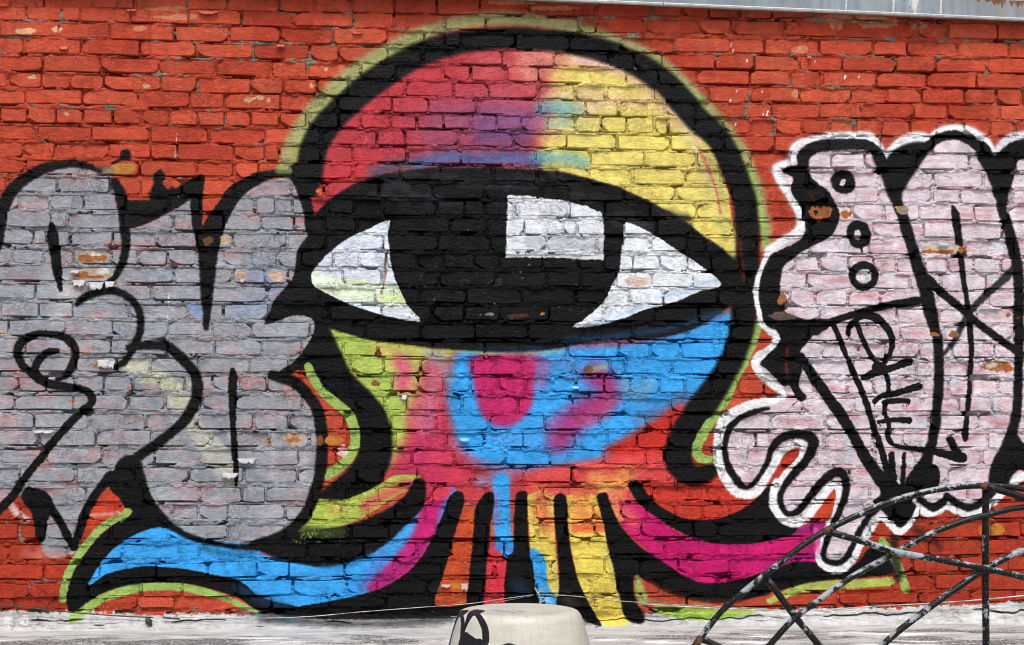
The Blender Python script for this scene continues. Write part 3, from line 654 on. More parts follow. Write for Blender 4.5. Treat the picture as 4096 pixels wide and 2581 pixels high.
cv.fill([(364, 412), (378, 402), (386, 412), (384, 432), (392, 444), (404, 440), (414, 448), (406, 466), (380, 476), (356, 472), (352, 456), (360, 440)], BLACK, soft=9, ragged=2)
cv.fill([(282, 372), (285, 358), (300, 352), (308, 362), (306, 376), (290, 378), (270, 388), (262, 384)], BLACK, soft=6)
L([(484, 772, 12), (486, 735, 18), (487, 690, 28), (489, 630, 38), (491, 580, 46), (493, 555, 52)])
cv.fill([(449, 440), (462, 416), (481, 416), (477, 455), (476, 500), (477, 533), (484, 520), (494, 500), (515, 476), (532, 450), (558, 428), (600, 408), (645, 400), (690, 402), (700, 420), (640, 420), (600, 440), (572, 460), (550, 490), (530, 535), (520, 570), (508, 600), (470, 600), (460, 565), (452, 520)], BLACK, soft=5)
L([(690, 405, 30), (704, 430, 28), (718, 470, 24), (727, 505, 24), (732, 540, 26)], 6)
cv.fill([(682, 390), (725, 388), (722, 430), (700, 440), (682, 418)], BLACK, soft=6)
cv.stroke([(656, 400), (680, 401)], (146, 160, 96), w=20, soft=10, op=.7)
L([(135, 826, 13), (112, 829, 16), (92, 848, 18), (84, 868, 18), (90, 884, 16)], 4)
L([(97, 886, 14), (62, 868, 18), (46, 842, 20), (45, 818, 20), (62, 797, 18), (95, 785, 15), (135, 788, 17), (165, 802, 20), (178, 826, 18), (172, 856, 18), (158, 880, 16), (135, 893, 9)], 5)
L([(70, 872, 18), (95, 893, 20), (130, 905, 20), (175, 912, 17), (205, 920, 18), (217, 935, 18), (214, 950, 18), (195, 965, 18), (160, 1000, 18), (125, 1040, 18), (90, 1085, 18), (55, 1130, 18), (35, 1160, 20), (15, 1182, 20), (-30, 1230, 16)], 4)
cv.fill([(50, 1168), (62, 1148), (85, 1155), (110, 1175), (124, 1200), (114, 1222), (107, 1265), (97, 1277), (86, 1272), (82, 1240), (75, 1205)], BLACK, soft=4)
L([(70, 1156, 24), (100, 1170, 28), (125, 1200, 20), (145, 1230, 18), (162, 1265, 18), (174, 1286, 16)], 4)
L([(174, 1286, 16), (185, 1255, 18), (200, 1210, 20), (215, 1180, 20), (235, 1150, 20), (262, 1122, 30)], 4)
L([(547, 870, 10), (548, 885, 19), (547, 930, 18), (548, 1000, 13), (552, 1060, 13), (556, 1110, 12), (555, 1140, 7)], 3)
L([(640, 882, 22), (665, 888, 26), (700, 905, 26), (725, 930, 26), (745, 962, 26), (755, 1005, 26), (757, 1050, 26), (752, 1110, 26), (740, 1160, 26), (718, 1208, 26), (690, 1240, 24), (650, 1264, 24), (600, 1276, 14)], 7)
L([(305, 1100, 60), (325, 1150, 46), (355, 1192, 30), (395, 1230, 18), (440, 1258, 13), (500, 1276, 10), (560, 1286, 12), (600, 1284, 20)], 8)
cv.stroke([(480, 1290), (540, 1302), (590, 1300)], (24, 70, 104), w=14, soft=22, op=.6)
# bare and peeled spots, left
for x, y, rx, ry in [(220, 604, 42, 15), (218, 643, 52, 16)]:
    chip(x, y, rx, ry, (176, 158, 140));
    if y > 620:
        chip(x - 24, y + 5, 20, 7, (160, 98, 52)); chip(x + 26, y - 4, 20, 8, (202, 198, 194)); chip(x + 4, y + 9, 26, 4, (150, 84, 40)); continue
    chip(x - 16, y + 4, rx * .5, ry * .7, (160, 100, 54)); chip(x + 14, y + 2, rx * .4, ry * .6, (158, 98, 54), .9); chip(x + 4, y - 5, rx * .3, ry * .3, (214, 206, 198))
chip(290, 399, 40, 15, (178, 122, 60)); chip(255, 402, 16, 10, (120, 108, 90), .8); chip(700, 1000, 0.1, 0.1, GREY)
chip(688, 1030, 25, 15, (196, 160, 134)); chip(690, 1036, 18, 8, (176, 116, 72)); chip(628, 1037, 8, 8, (176, 140, 96))
chip(785, 1035, 22, 13, (182, 116, 52)); chip(752, 1035, 9, 14, (176, 100, 50), .7); chip(806, 1062, 14, 14, (226, 204, 200), .8)
chip(650, 650, 18, 14, (208, 172, 150)); chip(566, 644, 12, 6, (205, 168, 140)); chip(528, 566, 14, 12, (196, 170, 140)); chip(490, 568, 16, 12, (120, 90, 60), .8)
chip(242, 858, 22, 10, (170, 108, 60)); chip(752, 452, 8, 9, (206, 108, 40)); chip(9, 785, 4, 4, (206, 140, 80))

# ---- the pale tag on the right -------------------------------------------------
W1 = [(1804, 590, 16), (1830, 570, 18), (1866, 550, 20), (1880, 530, 20), (1878, 505, 20), (1862, 475, 18), (1846, 450, 16), (1832, 425, 18), (1822, 405, 18), (1826, 393, 18), (1850, 382, 16), (1862, 372, 18), (1862, 356, 20), (1878, 338, 18), (1915, 328, 16), (1955, 320, 18), (2030, 320, 18), (2055, 330, 18), (2067, 350, 16),
      (2078, 366, 14), (2095, 350, 18), (2118, 332, 20), (2155, 322, 22), (2183, 326, 18), (2205, 312, 20), (2236, 303, 18), (2268, 306, 18), (2305, 325, 18), (2328, 348, 14), (2336, 356, 14), (2352, 340, 18), (2376, 323, 18), (2410, 318, 16), (2460, 330, 16)]
W2 = [(1804, 590, 12), (1790, 625, 13), (1779, 660, 13), (1775, 690, 12), (1780, 725, 12), (1788, 757, 16), (1806, 776, 18), (1822, 790, 18), (1818, 810, 18), (1800, 826, 18), (1782, 838, 20), (1773, 856, 18), (1785, 880, 18), (1806, 897, 20), (1830, 915, 20), (1838, 928, 18), (1820, 940, 18), (1795, 945, 20),
      (1755, 955, 24), (1715, 975, 24), (1695, 1000, 26), (1686, 1040, 24), (1688, 1080, 22), (1698, 1115, 22), (1712, 1140, 22), (1730, 1157, 20), (1755, 1164, 20), (1778, 1155, 20), (1795, 1128, 20), (1814, 1098, 20), (1838, 1060, 20), (1866, 1043, 18), (1884, 1045, 16), (1884, 1065, 17), (1860, 1095, 18), (1835, 1120, 18), (1818, 1150, 18), (1815, 1186, 18), (1830, 1212, 18), (1856, 1228, 20), (1888, 1222, 20), (1918, 1188, 18),
      (1946, 1150, 18), (1961, 1141, 16), (1968, 1162, 16), (1961, 1208, 18), (1946, 1238, 18), (1928, 1285, 18), (1922, 1310, 18), (1936, 1330, 18), (1961, 1340, 18), (1986, 1332, 18), (2006, 1308, 18), (2021, 1278, 18), (2043, 1248, 20), (2056, 1225, 18), (2071, 1217, 16), (2090, 1232, 16), (2111, 1250, 16), (2131, 1235, 18), (2148, 1208, 18),
      (2156, 1199, 18), (2181, 1206, 18), (2206, 1198, 18), (2221, 1189, 16), (2243, 1198, 18), (2268, 1208, 18), (2293, 1207, 18), (2331, 1180, 18), (2355, 1158, 18), (2380, 1136, 18), (2420, 1110, 16), (2470, 1090, 16)]
PALE = (213, 199, 208)
RT = [p[:2] for p in W1] + [(2500, 380), (2530, 520), (2540, 740), (2525, 940), (2490, 1070)] + [p[:2] for p in reversed(W2)]
cv.fill(RT, PALE, soft=6)
mT = cv.fill(RT, PALE, soft=2, mask_only=True)
for k in range(480):
    y = rr.choice(range(372, 1180, 41)) + rr.uniform(-14, 14); x = rr.uniform(1690, 2560)
    cv.stroke([(x, y), (x + rr.uniform(15, 70), y + rr.uniform(-3, 3))], rr.choice([(204, 150, 160), (208, 162, 172), (196, 134, 144), (214, 176, 186), (226, 218, 226)]),
              w=rr.uniform(2, 12), soft=rr.uniform(8, 18), op=rr.uniform(.35, .9), clip=mT, over=None)
for k in range(120):
    x = rr.uniform(1700, 2500); y = rr.uniform(560, 1100)
    cv.stroke([(x, y), (x + rr.uniform(-10, 24), y + rr.uniform(-14, 14))], rr.choice([(190, 206, 222), (202, 214, 228), (176, 194, 212)]), w=rr.uniform(6, 16), soft=16, op=rr.uniform(.3, .7), clip=mT, over=None)
for k in range(26):
    x = rr.uniform(1880, 2400); y = rr.uniform(560, 1000)
    cv.stroke([(x, y), (x + rr.uniform(3, 9), y + 2)], (230, 234, 244), w=rr.uniform(6, 12), soft=14, op=.8, clip=mT, over=None)
cv.stroke(W1, (206, 190, 190), soft=26, op=.6)
cv.stroke(W1, (238, 240, 246), soft=10)
cv.stroke(W2, (236, 238, 242), soft=6)
cv.stroke([(2460, 330, 18), (2500, 380, 20), (2530, 520, 20), (2540, 740, 20), (2525, 940, 20), (2490, 1070, 20), (2465, 1092, 18)], (236, 238, 242), soft=8)
cv.stroke([(2420, 345, 24), (2470, 380, 28), (2500, 480, 26), (2514, 740, 26), (2500, 930, 26), (2460, 1060, 40), (2430, 1090, 30)], BLACK, soft=7)
cv.stroke([(1915, 1245), (1918, 1270), (1918, 1295)], (226, 110, 170), w=14, soft=8, op=.7)
cv.fill([(1836, 1085), (1862, 1062), (1878, 1064), (1866, 1084), (1844, 1104), (1830, 1122), (1822, 1122)], (190, 58, 40), soft=3, over=0)
cv.fill([(1952, 1158), (1960, 1150), (1962, 1168), (1956, 1196), (1948, 1220), (1936, 1222), (1918, 1206), (1932, 1186)], (196, 68, 44), soft=3, over=0)

L([(1884, 372, 30), (1896, 358, 30), (1920, 346, 28), (1968, 341, 28), (2030, 343, 26), (2055, 356, 24), (2068, 374, 24)], 6)
cv.fill([(1862, 420), (1838, 405), (1850, 394), (1872, 388), (1872, 366), (1896, 366), (1900, 398), (1908, 420), (1945, 452), (1961, 480), (1972, 505), (1964, 535), (1946, 560), (1906, 580), (1868, 604), (1840, 628), (1832, 665), (1833, 692), (1848, 725), (1800, 740), (1788, 730), (1782, 690), (1787, 655), (1798, 622), (1812, 600), (1830, 590), (1876, 566), (1890, 545), (1888, 510), (1878, 484), (1858, 450)], BLACK, soft=6)
cv.stroke([(1900, 452), (1912, 470)], (70, 24, 22), w=8, soft=6, op=.8)
cv.fill([(2048, 368), (2068, 372), (2080, 374), (2100, 354), (2130, 340), (2160, 336), (2186, 344), (2170, 375), (2150, 404), (2132, 432), (2120, 455), (2116, 482), (2100, 484), (2086, 460), (2072, 425), (2060, 398)], BLACK, soft=11)
L([(2106, 478, 26), (2120, 515, 26), (2130, 545, 26), (2140, 580, 26), (2153, 620, 30), (2165, 655, 32), (2175, 690, 34), (2184, 730, 32), (2194, 770, 26), (2203, 810, 24), (2204, 850, 24), (2204, 900, 24), (2201, 950, 24), (2196, 1000, 24), (2188, 1040, 24), (2178, 1075, 28), (2168, 1105, 40), (2152, 1140, 60)], 7)
L([(2175, 348, 20), (2195, 331, 22), (2220, 320, 22), (2250, 319, 22), (2280, 332, 24), (2305, 350, 30), (2322, 375, 34)], 6)
cv.fill([(2296, 372), (2310, 365), (2335, 368), (2352, 352), (2376, 336), (2420, 330), (2420, 366), (2391, 380), (2381, 417), (2371, 449), (2363, 482), (2350, 488), (2336, 464), (2318, 412)], BLACK, soft=7)
L([(2350, 480, 22), (2358, 510, 24), (2368, 540, 26), (2377, 575, 28), (2384, 610, 26), (2390, 650, 26), (2392, 700, 26), (2392, 760, 26), (2392, 820, 24), (2391, 880, 22), (2388, 940, 22), (2383, 990, 24), (2374, 1020, 26), (2362, 1060, 34), (2348, 1100, 48), (2330, 1140, 24)], 7)
cv.fill([(2326, 1138), (2351, 1091), (2368, 1033), (2388, 1023), (2440, 1100), (2440, 1120), (2395, 1105), (2375, 1120), (2360, 1145)], BLACK, soft=7)
cv.stroke([(1981, 428, 60)], BLACK, soft=6)
cv.fill([(1974, 434), (1977, 424), (1986, 420), (1988, 428), (1982, 438)], (224, 198, 206), soft=3)
cv.stroke([(2014, 546, 56), (2018, 556, 56)], BLACK, soft=6)
L([(2022, 575, 10), (2024, 592, 3)], 3)
cv.stroke([(2012, 549, 15), (2014, 556, 15)], (222, 200, 208), soft=4)
ring = [(2028 + 27 * math.cos(a), 650 + 26 * math.sin(a), 17) for a in [2 * math.pi * k / 14 for k in range(15)]]
L(ring, 4)
L([(1915, 775, 26), (1940, 763, 20), (1966, 752, 18), (2000, 741, 17), (2040, 728, 16), (2094, 716, 16), (2140, 709, 18), (2170, 706, 20)], 4)
cv.fill([(1790, 735), (1825, 722), (1850, 738), (1890, 750), (1930, 750), (1960, 756), (1945, 768), (1915, 784), (1897, 805), (1878, 830), (1884, 860), (1877, 898), (1882, 918), (1893, 932), (1884, 944), (1870, 938), (1857, 908), (1840, 906), (1818, 886), (1800, 868), (1786, 856), (1800, 838), (1820, 818), (1833, 795), (1822, 776), (1800, 765)], BLACK, soft=5)
cv.stroke([(1850, 820), (1846, 850), (1848, 885)], (120, 34, 24), w=7, soft=7, op=.8)
L([(1880, 838, 20), (1900, 870, 24), (1926, 908, 26), (1956, 950, 26), (1986, 993, 26), (2010, 1035, 26), (2035, 1080, 28), (2066, 1125, 34)], 4)
L([(1956, 762, 14), (1976, 808, 13), (2003, 873, 14), (2031, 938, 14), (2048, 991, 14), (2068, 1053, 15), (2083, 1108, 18)], 3)
L([(2093, 1068, 14), (2094, 1100, 18), (2095, 1140, 26)], 3)
L([(2123, 1066, 10), (2121, 1100, 11), (2119, 1138, 10)], 3)
cv.fill([(2058, 1120), (2085, 1110), (2110, 1138), (2122, 1138), (2140, 1125), (2150, 1092), (2200, 1096), (2205, 1138), (2180, 1156), (2145, 1172), (2148, 1195), (2132, 1226), (2112, 1240), (2096, 1222), (2078, 1205), (2055, 1185), (2050, 1178), (2068, 1160)], BLACK, soft=6)
L([(2160, 1175, 14), (2190, 1192, 18), (2212, 1180, 18), (2222, 1168, 12)], 6)
L([(2222, 1165, 16), (2250, 1185, 18), (2280, 1192, 18), (2310, 1175, 18), (2340, 1145, 18)], 7)
# the letters of the slanted word
for pts in [[(1991, 783, 14), (1994, 768, 14), (2010, 752, 14), (2030, 742, 16), (2055, 745, 20), (2075, 762, 18), (2090, 785, 16), (2095, 810, 14), (2090, 832, 13), (2075, 853, 12), (2064, 862, 12)],
            [(2012, 760, 12), (2024, 795, 13), (2040, 825, 12), (2060, 856, 12)], [(2062, 865, 32), (2070, 866, 30)],
            [(2028, 888, 14), (2055, 876, 22), (2095, 864, 17), (2136, 850, 17)], [(2076, 872, 14), (2085, 900, 12), (2087, 928, 12)],
            [(2054, 943, 13), (2068, 932, 13), (2106, 924, 15), (2158, 908, 17)], [(2075, 946, 11), (2106, 942, 13), (2132, 943, 13)],
            [(2078, 945, 13), (2077, 971, 12), (2086, 996, 12), (2086, 1030, 12), (2106, 1048, 11), (2156, 1056, 13), (2206, 1064, 18), (2245, 1074, 22), (2258, 1076, 26)],
            [(2062, 992, 9), (2093, 987, 13), (2134, 988, 17)], [(2230, 1033, 18), (2242, 1055, 18), (2256, 1074, 18)]]:
    L(pts, 2)
for x, y, l in [(2053, 950, 6), (2120, 950, 5), (2132, 950, 6), (2065, 1000, 5), (2128, 950, 4)]:
    L([(x, y - 3, 3), (x, y + l, 1.5)], 1)
L([(2236, 487, 9), (2243, 510, 20), (2251, 560, 20), (2257, 610, 16), (2262, 660, 14), (2270, 710, 13), (2276, 760, 13), (2279, 810, 13), (2279, 858, 12), (2275, 920, 12), (2270, 975, 13), (2266, 1023, 17), (2266, 1032, 12)], 4)
L([(2178, 656, 24), (2215, 692, 20), (2260, 728, 18), (2295, 760, 18), (2343, 795, 18), (2395, 832, 20)], 5)
L([(2390, 620, 20), (2368, 645, 20), (2331, 680, 18), (2293, 715, 16), (2268, 745, 15), (2243, 798, 13), (2215, 833, 11)], 8, .8)
L([(1806, 960, 7), (1770, 968, 12), (1735, 985, 14), (1712, 1010, 15), (1703, 1045, 14), (1705, 1080, 14), (1718, 1110, 17), (1738, 1138, 16), (1757, 1145, 10), (1776, 1128, 12), (1800, 1090, 13), (1815, 1050, 18), (1840, 1027, 20), (1875, 1020, 22), (1905, 1030, 26), (1909, 1052, 24), (1890, 1086, 20), (1862, 1115, 18), (1843, 1142, 15), (1832, 1165, 14), (1836, 1190, 14), (1850, 1207, 14), (1875, 1200, 16), (1900, 1170, 18), (1925, 1138, 20), (1950, 1116, 22), (1973, 1110, 22), (1986, 1130, 20), (1984, 1165, 18), (1970, 1205, 16), (1955, 1240, 16), (1940, 1275, 14), (1933, 1305, 12), (1945, 1320, 12), (1968, 1322, 13), (1990, 1305, 14), (2005, 1275, 14), (2020, 1245, 15), (2040, 1215, 15), (2062, 1190, 20)], 6)
L([(1892, 942, 0.5)], 1)
L([(1846, 968, 2), (1860, 953, 3), (1872, 943, 2)], 1.5)
# bare spots, right
for x, y, rx, ry in [(1918, 502, 22, 17), (1940, 500, 16, 16), (1838, 706, 13, 15), (2195, 787, 12, 7), (2238, 787, 15, 8)]:
    chip(x, y, rx, ry, (158, 92, 46)); chip(x + 3, y - 2, rx * .45, ry * .45, (120, 96, 78), .8)
chip(1988, 503, 14, 11, (178, 96, 36)); chip(1917, 500, 7, 6, BLACK); chip(2118, 496, 17, 12, (150, 130, 110)); chip(2104, 488, 7, 4, (214, 140, 60))
chip(2214, 583, 50, 14, (196, 176, 160)); chip(2180, 592, 16, 5, (166, 100, 52)); chip(2215, 594, 30, 5, (162, 96, 50)); chip(2260, 588, 9, 9, (164, 98, 50)); chip(2215, 580, 24, 6, (206, 196, 186))
chip(2340, 860, 38, 12, (164, 112, 70)); chip(2330, 858, 14, 8, (216, 190, 168)); chip(2366, 865, 16, 9, (166, 92, 46)); chip(2370, 740, 6, 4, (166, 100, 62)); chip(2395, 748, 8, 4, (176, 92, 40))
chip(2338, 1246, 24, 17, (182, 118, 50)); chip(2302, 1243, 6, 14, (200, 110, 50), .7)
chip(1500, 662, 34, 13, (214, 190, 178), .8); chip(1384, 870, 14, 11, (110, 76, 66)); chip(1386, 876, 7, 5, (150, 76, 40))
chip(890, 832, 9, 10, (110, 70, 44)); chip(882, 900, 9, 7, (128, 92, 62)); chip(948, 934, 12, 10, (150, 136, 108)); chip(1085, 1028, 6, 4, (110, 140, 150))
chip(1840, 745, 40, 10, (130, 110, 100), .7)

# faint uneven coverage everywhere, laid on in bands like a roller or can leaves it
cov = cv.cov
cv.c *= (1.0 + cov[..., None] * np.array([.20, .22, .22], np.float32))
fine = vnoise(PH, PW, 9, 6, 4, 77, .65)
cv.c *= (1.0 + fine[..., None] * .16)
np.clip(cv.c, 0, 1, out=cv.c)

buf = np.empty((PH, PW, 4), np.float32)
buf[..., :3] = cv.c[::-1]
buf[..., 3] = cv.m[::-1]
mural_img = bpy.data.images.new('mural_paint', PW, PH, alpha=True, float_buffer=False)
mural_img.alpha_mode = 'CHANNEL_PACKED'
mural_img.pixels.foreach_set(buf.ravel())
mural_img.update()
mural_img.pack()

# ------------------------------------------------------------------ node helpers
def new_mat(name):
    m = bpy.data.materials.new(name); m.use_nodes = True
    nt = m.node_tree
    for n in list(nt.nodes): nt.nodes.remove(n)
    out = nt.nodes.new('ShaderNodeOutputMaterial'); bs = nt.nodes.new('ShaderNodeBsdfPrincipled')
    nt.links.new(bs.outputs[0], out.inputs[0])
    return m, nt, bs

class N:
    """tiny node-graph writer"""
    def __init__(self, nt): self.nt = nt
    def node(self, t, **kw):
        n = self.nt.nodes.new(t)
        for k, v in kw.items(): setattr(n, k, v)
        return n
    def link(self, a, b): self.nt.links.new(a, b)
    def put(self, sock, v):
        if hasattr(v, 'links') or isinstance(v, bpy.types.NodeSocket): self.link(v, sock)
        else: sock.default_value = v
    def math(self, op, a, b=0.0, c=None, clamp=False):
        n = self.node('ShaderNodeMath', operation=op, use_clamp=clamp)
        self.put(n.inputs[0], a); self.put(n.inputs[1], b)
        if c is not None: self.put(n.inputs[2], c)
        return n.outputs[0]
    def noise(self, vec, scale, detail=4.0, rough=0.55, dist=0.0, out='Fac'):
        n = self.node('ShaderNodeTexNoise')
        if vec is not None: self.link(vec, n.inputs['Vector'])
        n.inputs['Scale'].default_value = scale; n.inputs['Detail'].default_value = detail
        n.inputs['Roughness'].default_value = rough; n.inputs['Distortion'].default_value = dist
        return n.outputs[out]
    def voronoi(self, vec, scale, feature='DISTANCE_TO_EDGE'):
        n = self.node('ShaderNodeTexVoronoi', feature=feature)
        self.link(vec, n.inputs['Vector']); n.inputs['Scale'].default_value = scale
        return n.outputs['Distance']
    def range(self, v, a, b, lo=0.0, hi=1.0):
        n = self.node('ShaderNodeMapRange')
        n.interpolation_type = 'SMOOTHSTEP'
        self.put(n.inputs[0], v)
        for i, x in zip((1, 2, 3, 4), (a, b, lo, hi)): self.put(n.inputs[i], x)
        return n.outputs[0]
    def mix(self, f, a, b, blend='MIX'):
        n = self.node('ShaderNodeMix', data_type='RGBA', blend_type=blend)
        self.put(n.inputs[0], f)
        for s, v in ((n.inputs[6], a), (n.inputs[7], b)):
            if isinstance(v, tuple): s.default_value = v if len(v) == 4 else (*v, 1)
            else: self.link(v, s)
        return n.outputs[2]
    def scale(self, vec, s):
        n = self.node('ShaderNodeVectorMath', operation='MULTIPLY')
        self.link(vec, n.inputs[0]); n.inputs[1].default_value = s
        return n.outputs[0]
    def pos(self): return self.node('ShaderNodeNewGeometry').outputs['Position']
    def obj(self): return self.node('ShaderNodeTexCoord').outputs['Object']
    def bump(self, h, dist, strength=1.0, normal=None):
        n = self.node('ShaderNodeBump')
        n.inputs['Strength'].default_value = strength; n.inputs['Distance'].default_value = dist
        self.link(h, n.inputs['Height'])
        if normal is not None: self.link(normal, n.inputs['Normal'])
        return n.outputs[0]
    def gray(self, v):
        n = self.node('ShaderNodeCombineColor')
        for i in range(3): self.link(v, n.inputs[i])
        return n.outputs[0]

def paint_material(name, mortar):
    m, nt, bs = new_mat(name); g = N(nt)
    P = g.pos()
    wob = g.noise(P, 150.0, 3.0, 0.6, out='Color')
    sub = g.node('ShaderNodeVectorMath', operation='SUBTRACT'); g.link(wob, sub.inputs[0]); sub.inputs[1].default_value = (.5, .5, .5)
    mul = g.node('ShaderNodeVectorMath', operation='SCALE'); g.link(sub.outputs[0], mul.inputs[0]); mul.inputs['Scale'].default_value = 0.010 if mortar else 0.005
    add = g.node('ShaderNodeVectorMath', operation='ADD'); g.link(P, add.inputs[0]); g.link(mul.outputs[0], add.inputs[1])
    sep = g.node('ShaderNodeSeparateXYZ'); g.link(add.outputs[0], sep.inputs[0])
    u = g.math('DIVIDE', g.math('SUBTRACT', sep.outputs[0], PX0), PW * RES)
    v = g.math('DIVIDE', g.math('SUBTRACT', sep.outputs[2], PZ1 - PH * RES), PH * RES)
    uv = g.node('ShaderNodeCombineXYZ'); g.link(u, uv.inputs[0]); g.link(v, uv.inputs[1])
    tex = g.node('ShaderNodeTexImage'); tex.image = mural_img; tex.extension = 'EXTEND'; tex.interpolation = 'Linear'
    g.link(uv.outputs[0], tex.inputs[0])
    col, msk = tex.outputs['Color'], tex.outputs['Alpha']
    # paint film: mottled, dusty, worn on the high grains
    mott = g.noise(P, 26.0, 5.0, 0.70)
    col = g.mix(1.0, col, g.gray(g.range(mott, 0.28, 0.74, 0.80, 1.12)), 'MULTIPLY')
    spk = g.noise(P, 420.0, 3.0, 0.6)
    col = g.mix(g.range(spk, .58, .78, 0, .07), col, (.60, .55, .50))
    # flakes gone: older pinkish coat, brick or mortar shows
    lost = g.noise(g.scale(P, (1, 1, 1.7)), 15.0, 6.0, 0.74, 0.4)
    thr = g.math('ADD', .690, g.math('MULTIPLY', msk, .05))
    d = g.math('SUBTRACT', lost, thr)
    hole = g.range(d, 0.0, 0.012)
    under = g.mix(g.range(g.noise(P, 60.0, 4.0), .42, .58), (.36, .17, .085), (.50, .40, .30))
    col = g.mix(hole, col, under)
    if mortar:
        bare = g.noise(P, 9.0, 6.0, 0.72, 0.6)
        zz = g.node('ShaderNodeSeparateXYZ'); g.link(P, zz.inputs[0])
        high = g.range(zz.outputs[2], 1.7, 2.5, 0.0, 0.055)     # the top courses never got a full coat in the joints
        bt = g.math('SUBTRACT', g.math('ADD', .575, g.math('MULTIPLY', msk, .11)), high)
        bf = g.range(g.math('SUBTRACT', bare, bt), 0.0, 0.03)
        raw = g.mix(g.noise(P, 120.0, 5.0), (.10, .088, .066), (.34, .295, .22))
        col = g.mix(bf, col, raw)
    g.link(col, bs.inputs['Base Color'])
    lum = g.node('ShaderNodeRGBToBW'); g.link(col, lum.inputs[0])
    g.link(g.range(lum.outputs[0], .01, .15, .42, .78), bs.inputs['Roughness'])
    bs.inputs['Specular IOR Level'].default_value = 0.12
    # relief of the paint skin and what is under it
    h1 = g.noise(P, 75.0, 5.0, 0.70)
    h2 = g.noise(g.scale(P, (1, 1, 2.2)), 30.0, 4.0, 0.6, 0.8)
    crk = g.voronoi(g.mix(.22, P, g.noise(P, 34.0, 4.0, out='Color')), 13.0)
    crm = g.math('MULTIPLY', g.range(crk, 0.0, .035, 1.0, 0.0), g.range(g.noise(P, 5.0, 3.0), .50, .62))
    h = g.math('ADD', g.math('MULTIPLY', h1, 1.0), g.math('MULTIPLY', h2, .8))
    h = g.math('SUBTRACT', h, g.math('MULTIPLY', crm, .55))
    h = g.math('SUBTRACT', h, g.math('MULTIPLY', hole, .30))
    nrm = g.bump(h, 0.012 if mortar else 0.0062, 1.0)
    g.link(nrm, bs.inputs['Normal'])
    return m

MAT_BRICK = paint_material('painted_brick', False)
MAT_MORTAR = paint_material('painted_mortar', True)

def link_mesh(name, verts, faces, mat, parent=None, smooth=False):
    me = bpy.data.meshes.new(name)
    me.from_pydata([tuple(v) for v in verts], [], faces)
    me.update()
    if mat: me.materials.append(mat)
    if smooth: me.polygons.foreach_set('use_smooth', [True] * len(me.polygons))
    o = bpy.data.objects.new(name, me); COL.objects.link(o)
    if parent: o.parent = parent
    return o

def grid_mesh(name, V, mat, parent=None, smooth=True):
    """V: array (rows, cols, 3)"""
    nr, nc, _ = V.shape
    me = bpy.data.meshes.new(name)
    me.vertices.add(nr * nc); me.vertices.foreach_set('co', V.reshape(-1).astype(np.float32))
    idx = np.arange(nr * nc).reshape(nr, nc)
    q = np.stack([idx[:-1, :-1], idx[:-1, 1:], idx[1:, 1:], idx[1:, :-1]], -1).reshape(-1, 4)
    me.loops.add(q.size); me.loops.foreach_set('vertex_index', q.reshape(-1).astype(np.int32))
    me.polygons.add(len(q)); me.polygons.foreach_set('loop_start', np.arange(0, q.size, 4, dtype=np.int32))
    if smooth: me.polygons.foreach_set('use_smooth', np.ones(len(q), bool))
    me.update(calc_edges=True); me.validate()
    me.materials.append(mat)
    o = bpy.data.objects.new(name, me); COL.objects.link(o)
    if parent: o.parent = parent
    return o

def empty(name, loc, label=None, cat=None, group=None):
    o = bpy.data.objects.new(name, None); COL.objects.link(o); o.location = loc
    if label: o['label'] = label
    if cat: o['category'] = cat
    if group: o['group'] = group
    return o

def tag(o, label=None, cat=None, group=None, kind=None):
    for k, v in (('label', label), ('category', cat), ('group', group), ('kind', kind)):
        if v: o[k] = v
    return o

# ------------------------------------------------------------------ the brick wall
wall = empty('brick_wall', (0, 0, 0), 'painted brick wall carrying a one-eyed octopus mural between grey and pale pink graffiti', 'brick wall')

def brick_shape(L, H, r):
    """a worn brick: face towards -Y, outline with knocked-off corners"""
    hx, hz = L / 2, H / 2
    cc = [r.choice([.002, .003, .004, .006, .009]) for _ in range(4)]
    if r.random() < .45: cc[r.randrange(4)] = r.uniform(.012, .024)
    j = lambda s=.0020: r.uniform(-s, s)
    out = [(-hx + cc[0] * r.uniform(.8, 1.6), hz + j()), (r.uniform(-.4, .4) * hx, hz + j(.0042)), (hx - cc[1] * r.uniform(.8, 1.6), hz + j()), (hx + j(), hz - cc[1]),
           (hx + j(), -hz + cc[2]), (hx - cc[2] * r.uniform(.8, 1.6), -hz + j()), (r.uniform(-.4, .4) * hx, -hz + j(.0042)), (-hx + cc[3] * r.uniform(.8, 1.6), -hz + j()), (-hx + j(), -hz + cc[3]), (-hx + j(), hz - cc[0])]
    n = len(out)
    V = []
    ins = .0020
    for x, z in out:
        V.append((x - math.copysign(min(ins, abs(x) * .5), x), r.uniform(-.0006, .0006), z - math.copysign(min(ins * .9, abs(z) * .5), z)))
    for x, z in out: V.append((x, .0036 + r.uniform(-.001, .001), z))
    for x, z in out: V.append((x, .034, z))
    Fc = [tuple(range(n))]
    for a in (0, 1):
        for i in range(n):
            k = (i + 1) % n
            Fc.append((a * n + i, (a + 1) * n + i, (a + 1) * n + k, a * n + k))
    # face order so that normals point outwards (-Y)
    return V, [tuple(reversed(f)) if False else f for f in Fc]

def poses():
    r = random.Random(21)
    res = []
    for b in BRICKS:
        res.append((b, -0.0085 + r.gauss(0, .0024) + (.0045 if r.random() < .13 else 0), math.radians(r.gauss(0, 1.7)), math.radians(r.gauss(0, .8))))
    return res
POSES = poses()
order = sorted(range(len(BRICKS)), key=lambda i: -(BRICKS[i][5] * BRICKS[i][3] if BRICKS[i][6] else -1))
top300 = set([i for i in order if BRICKS[i][6]][:300])

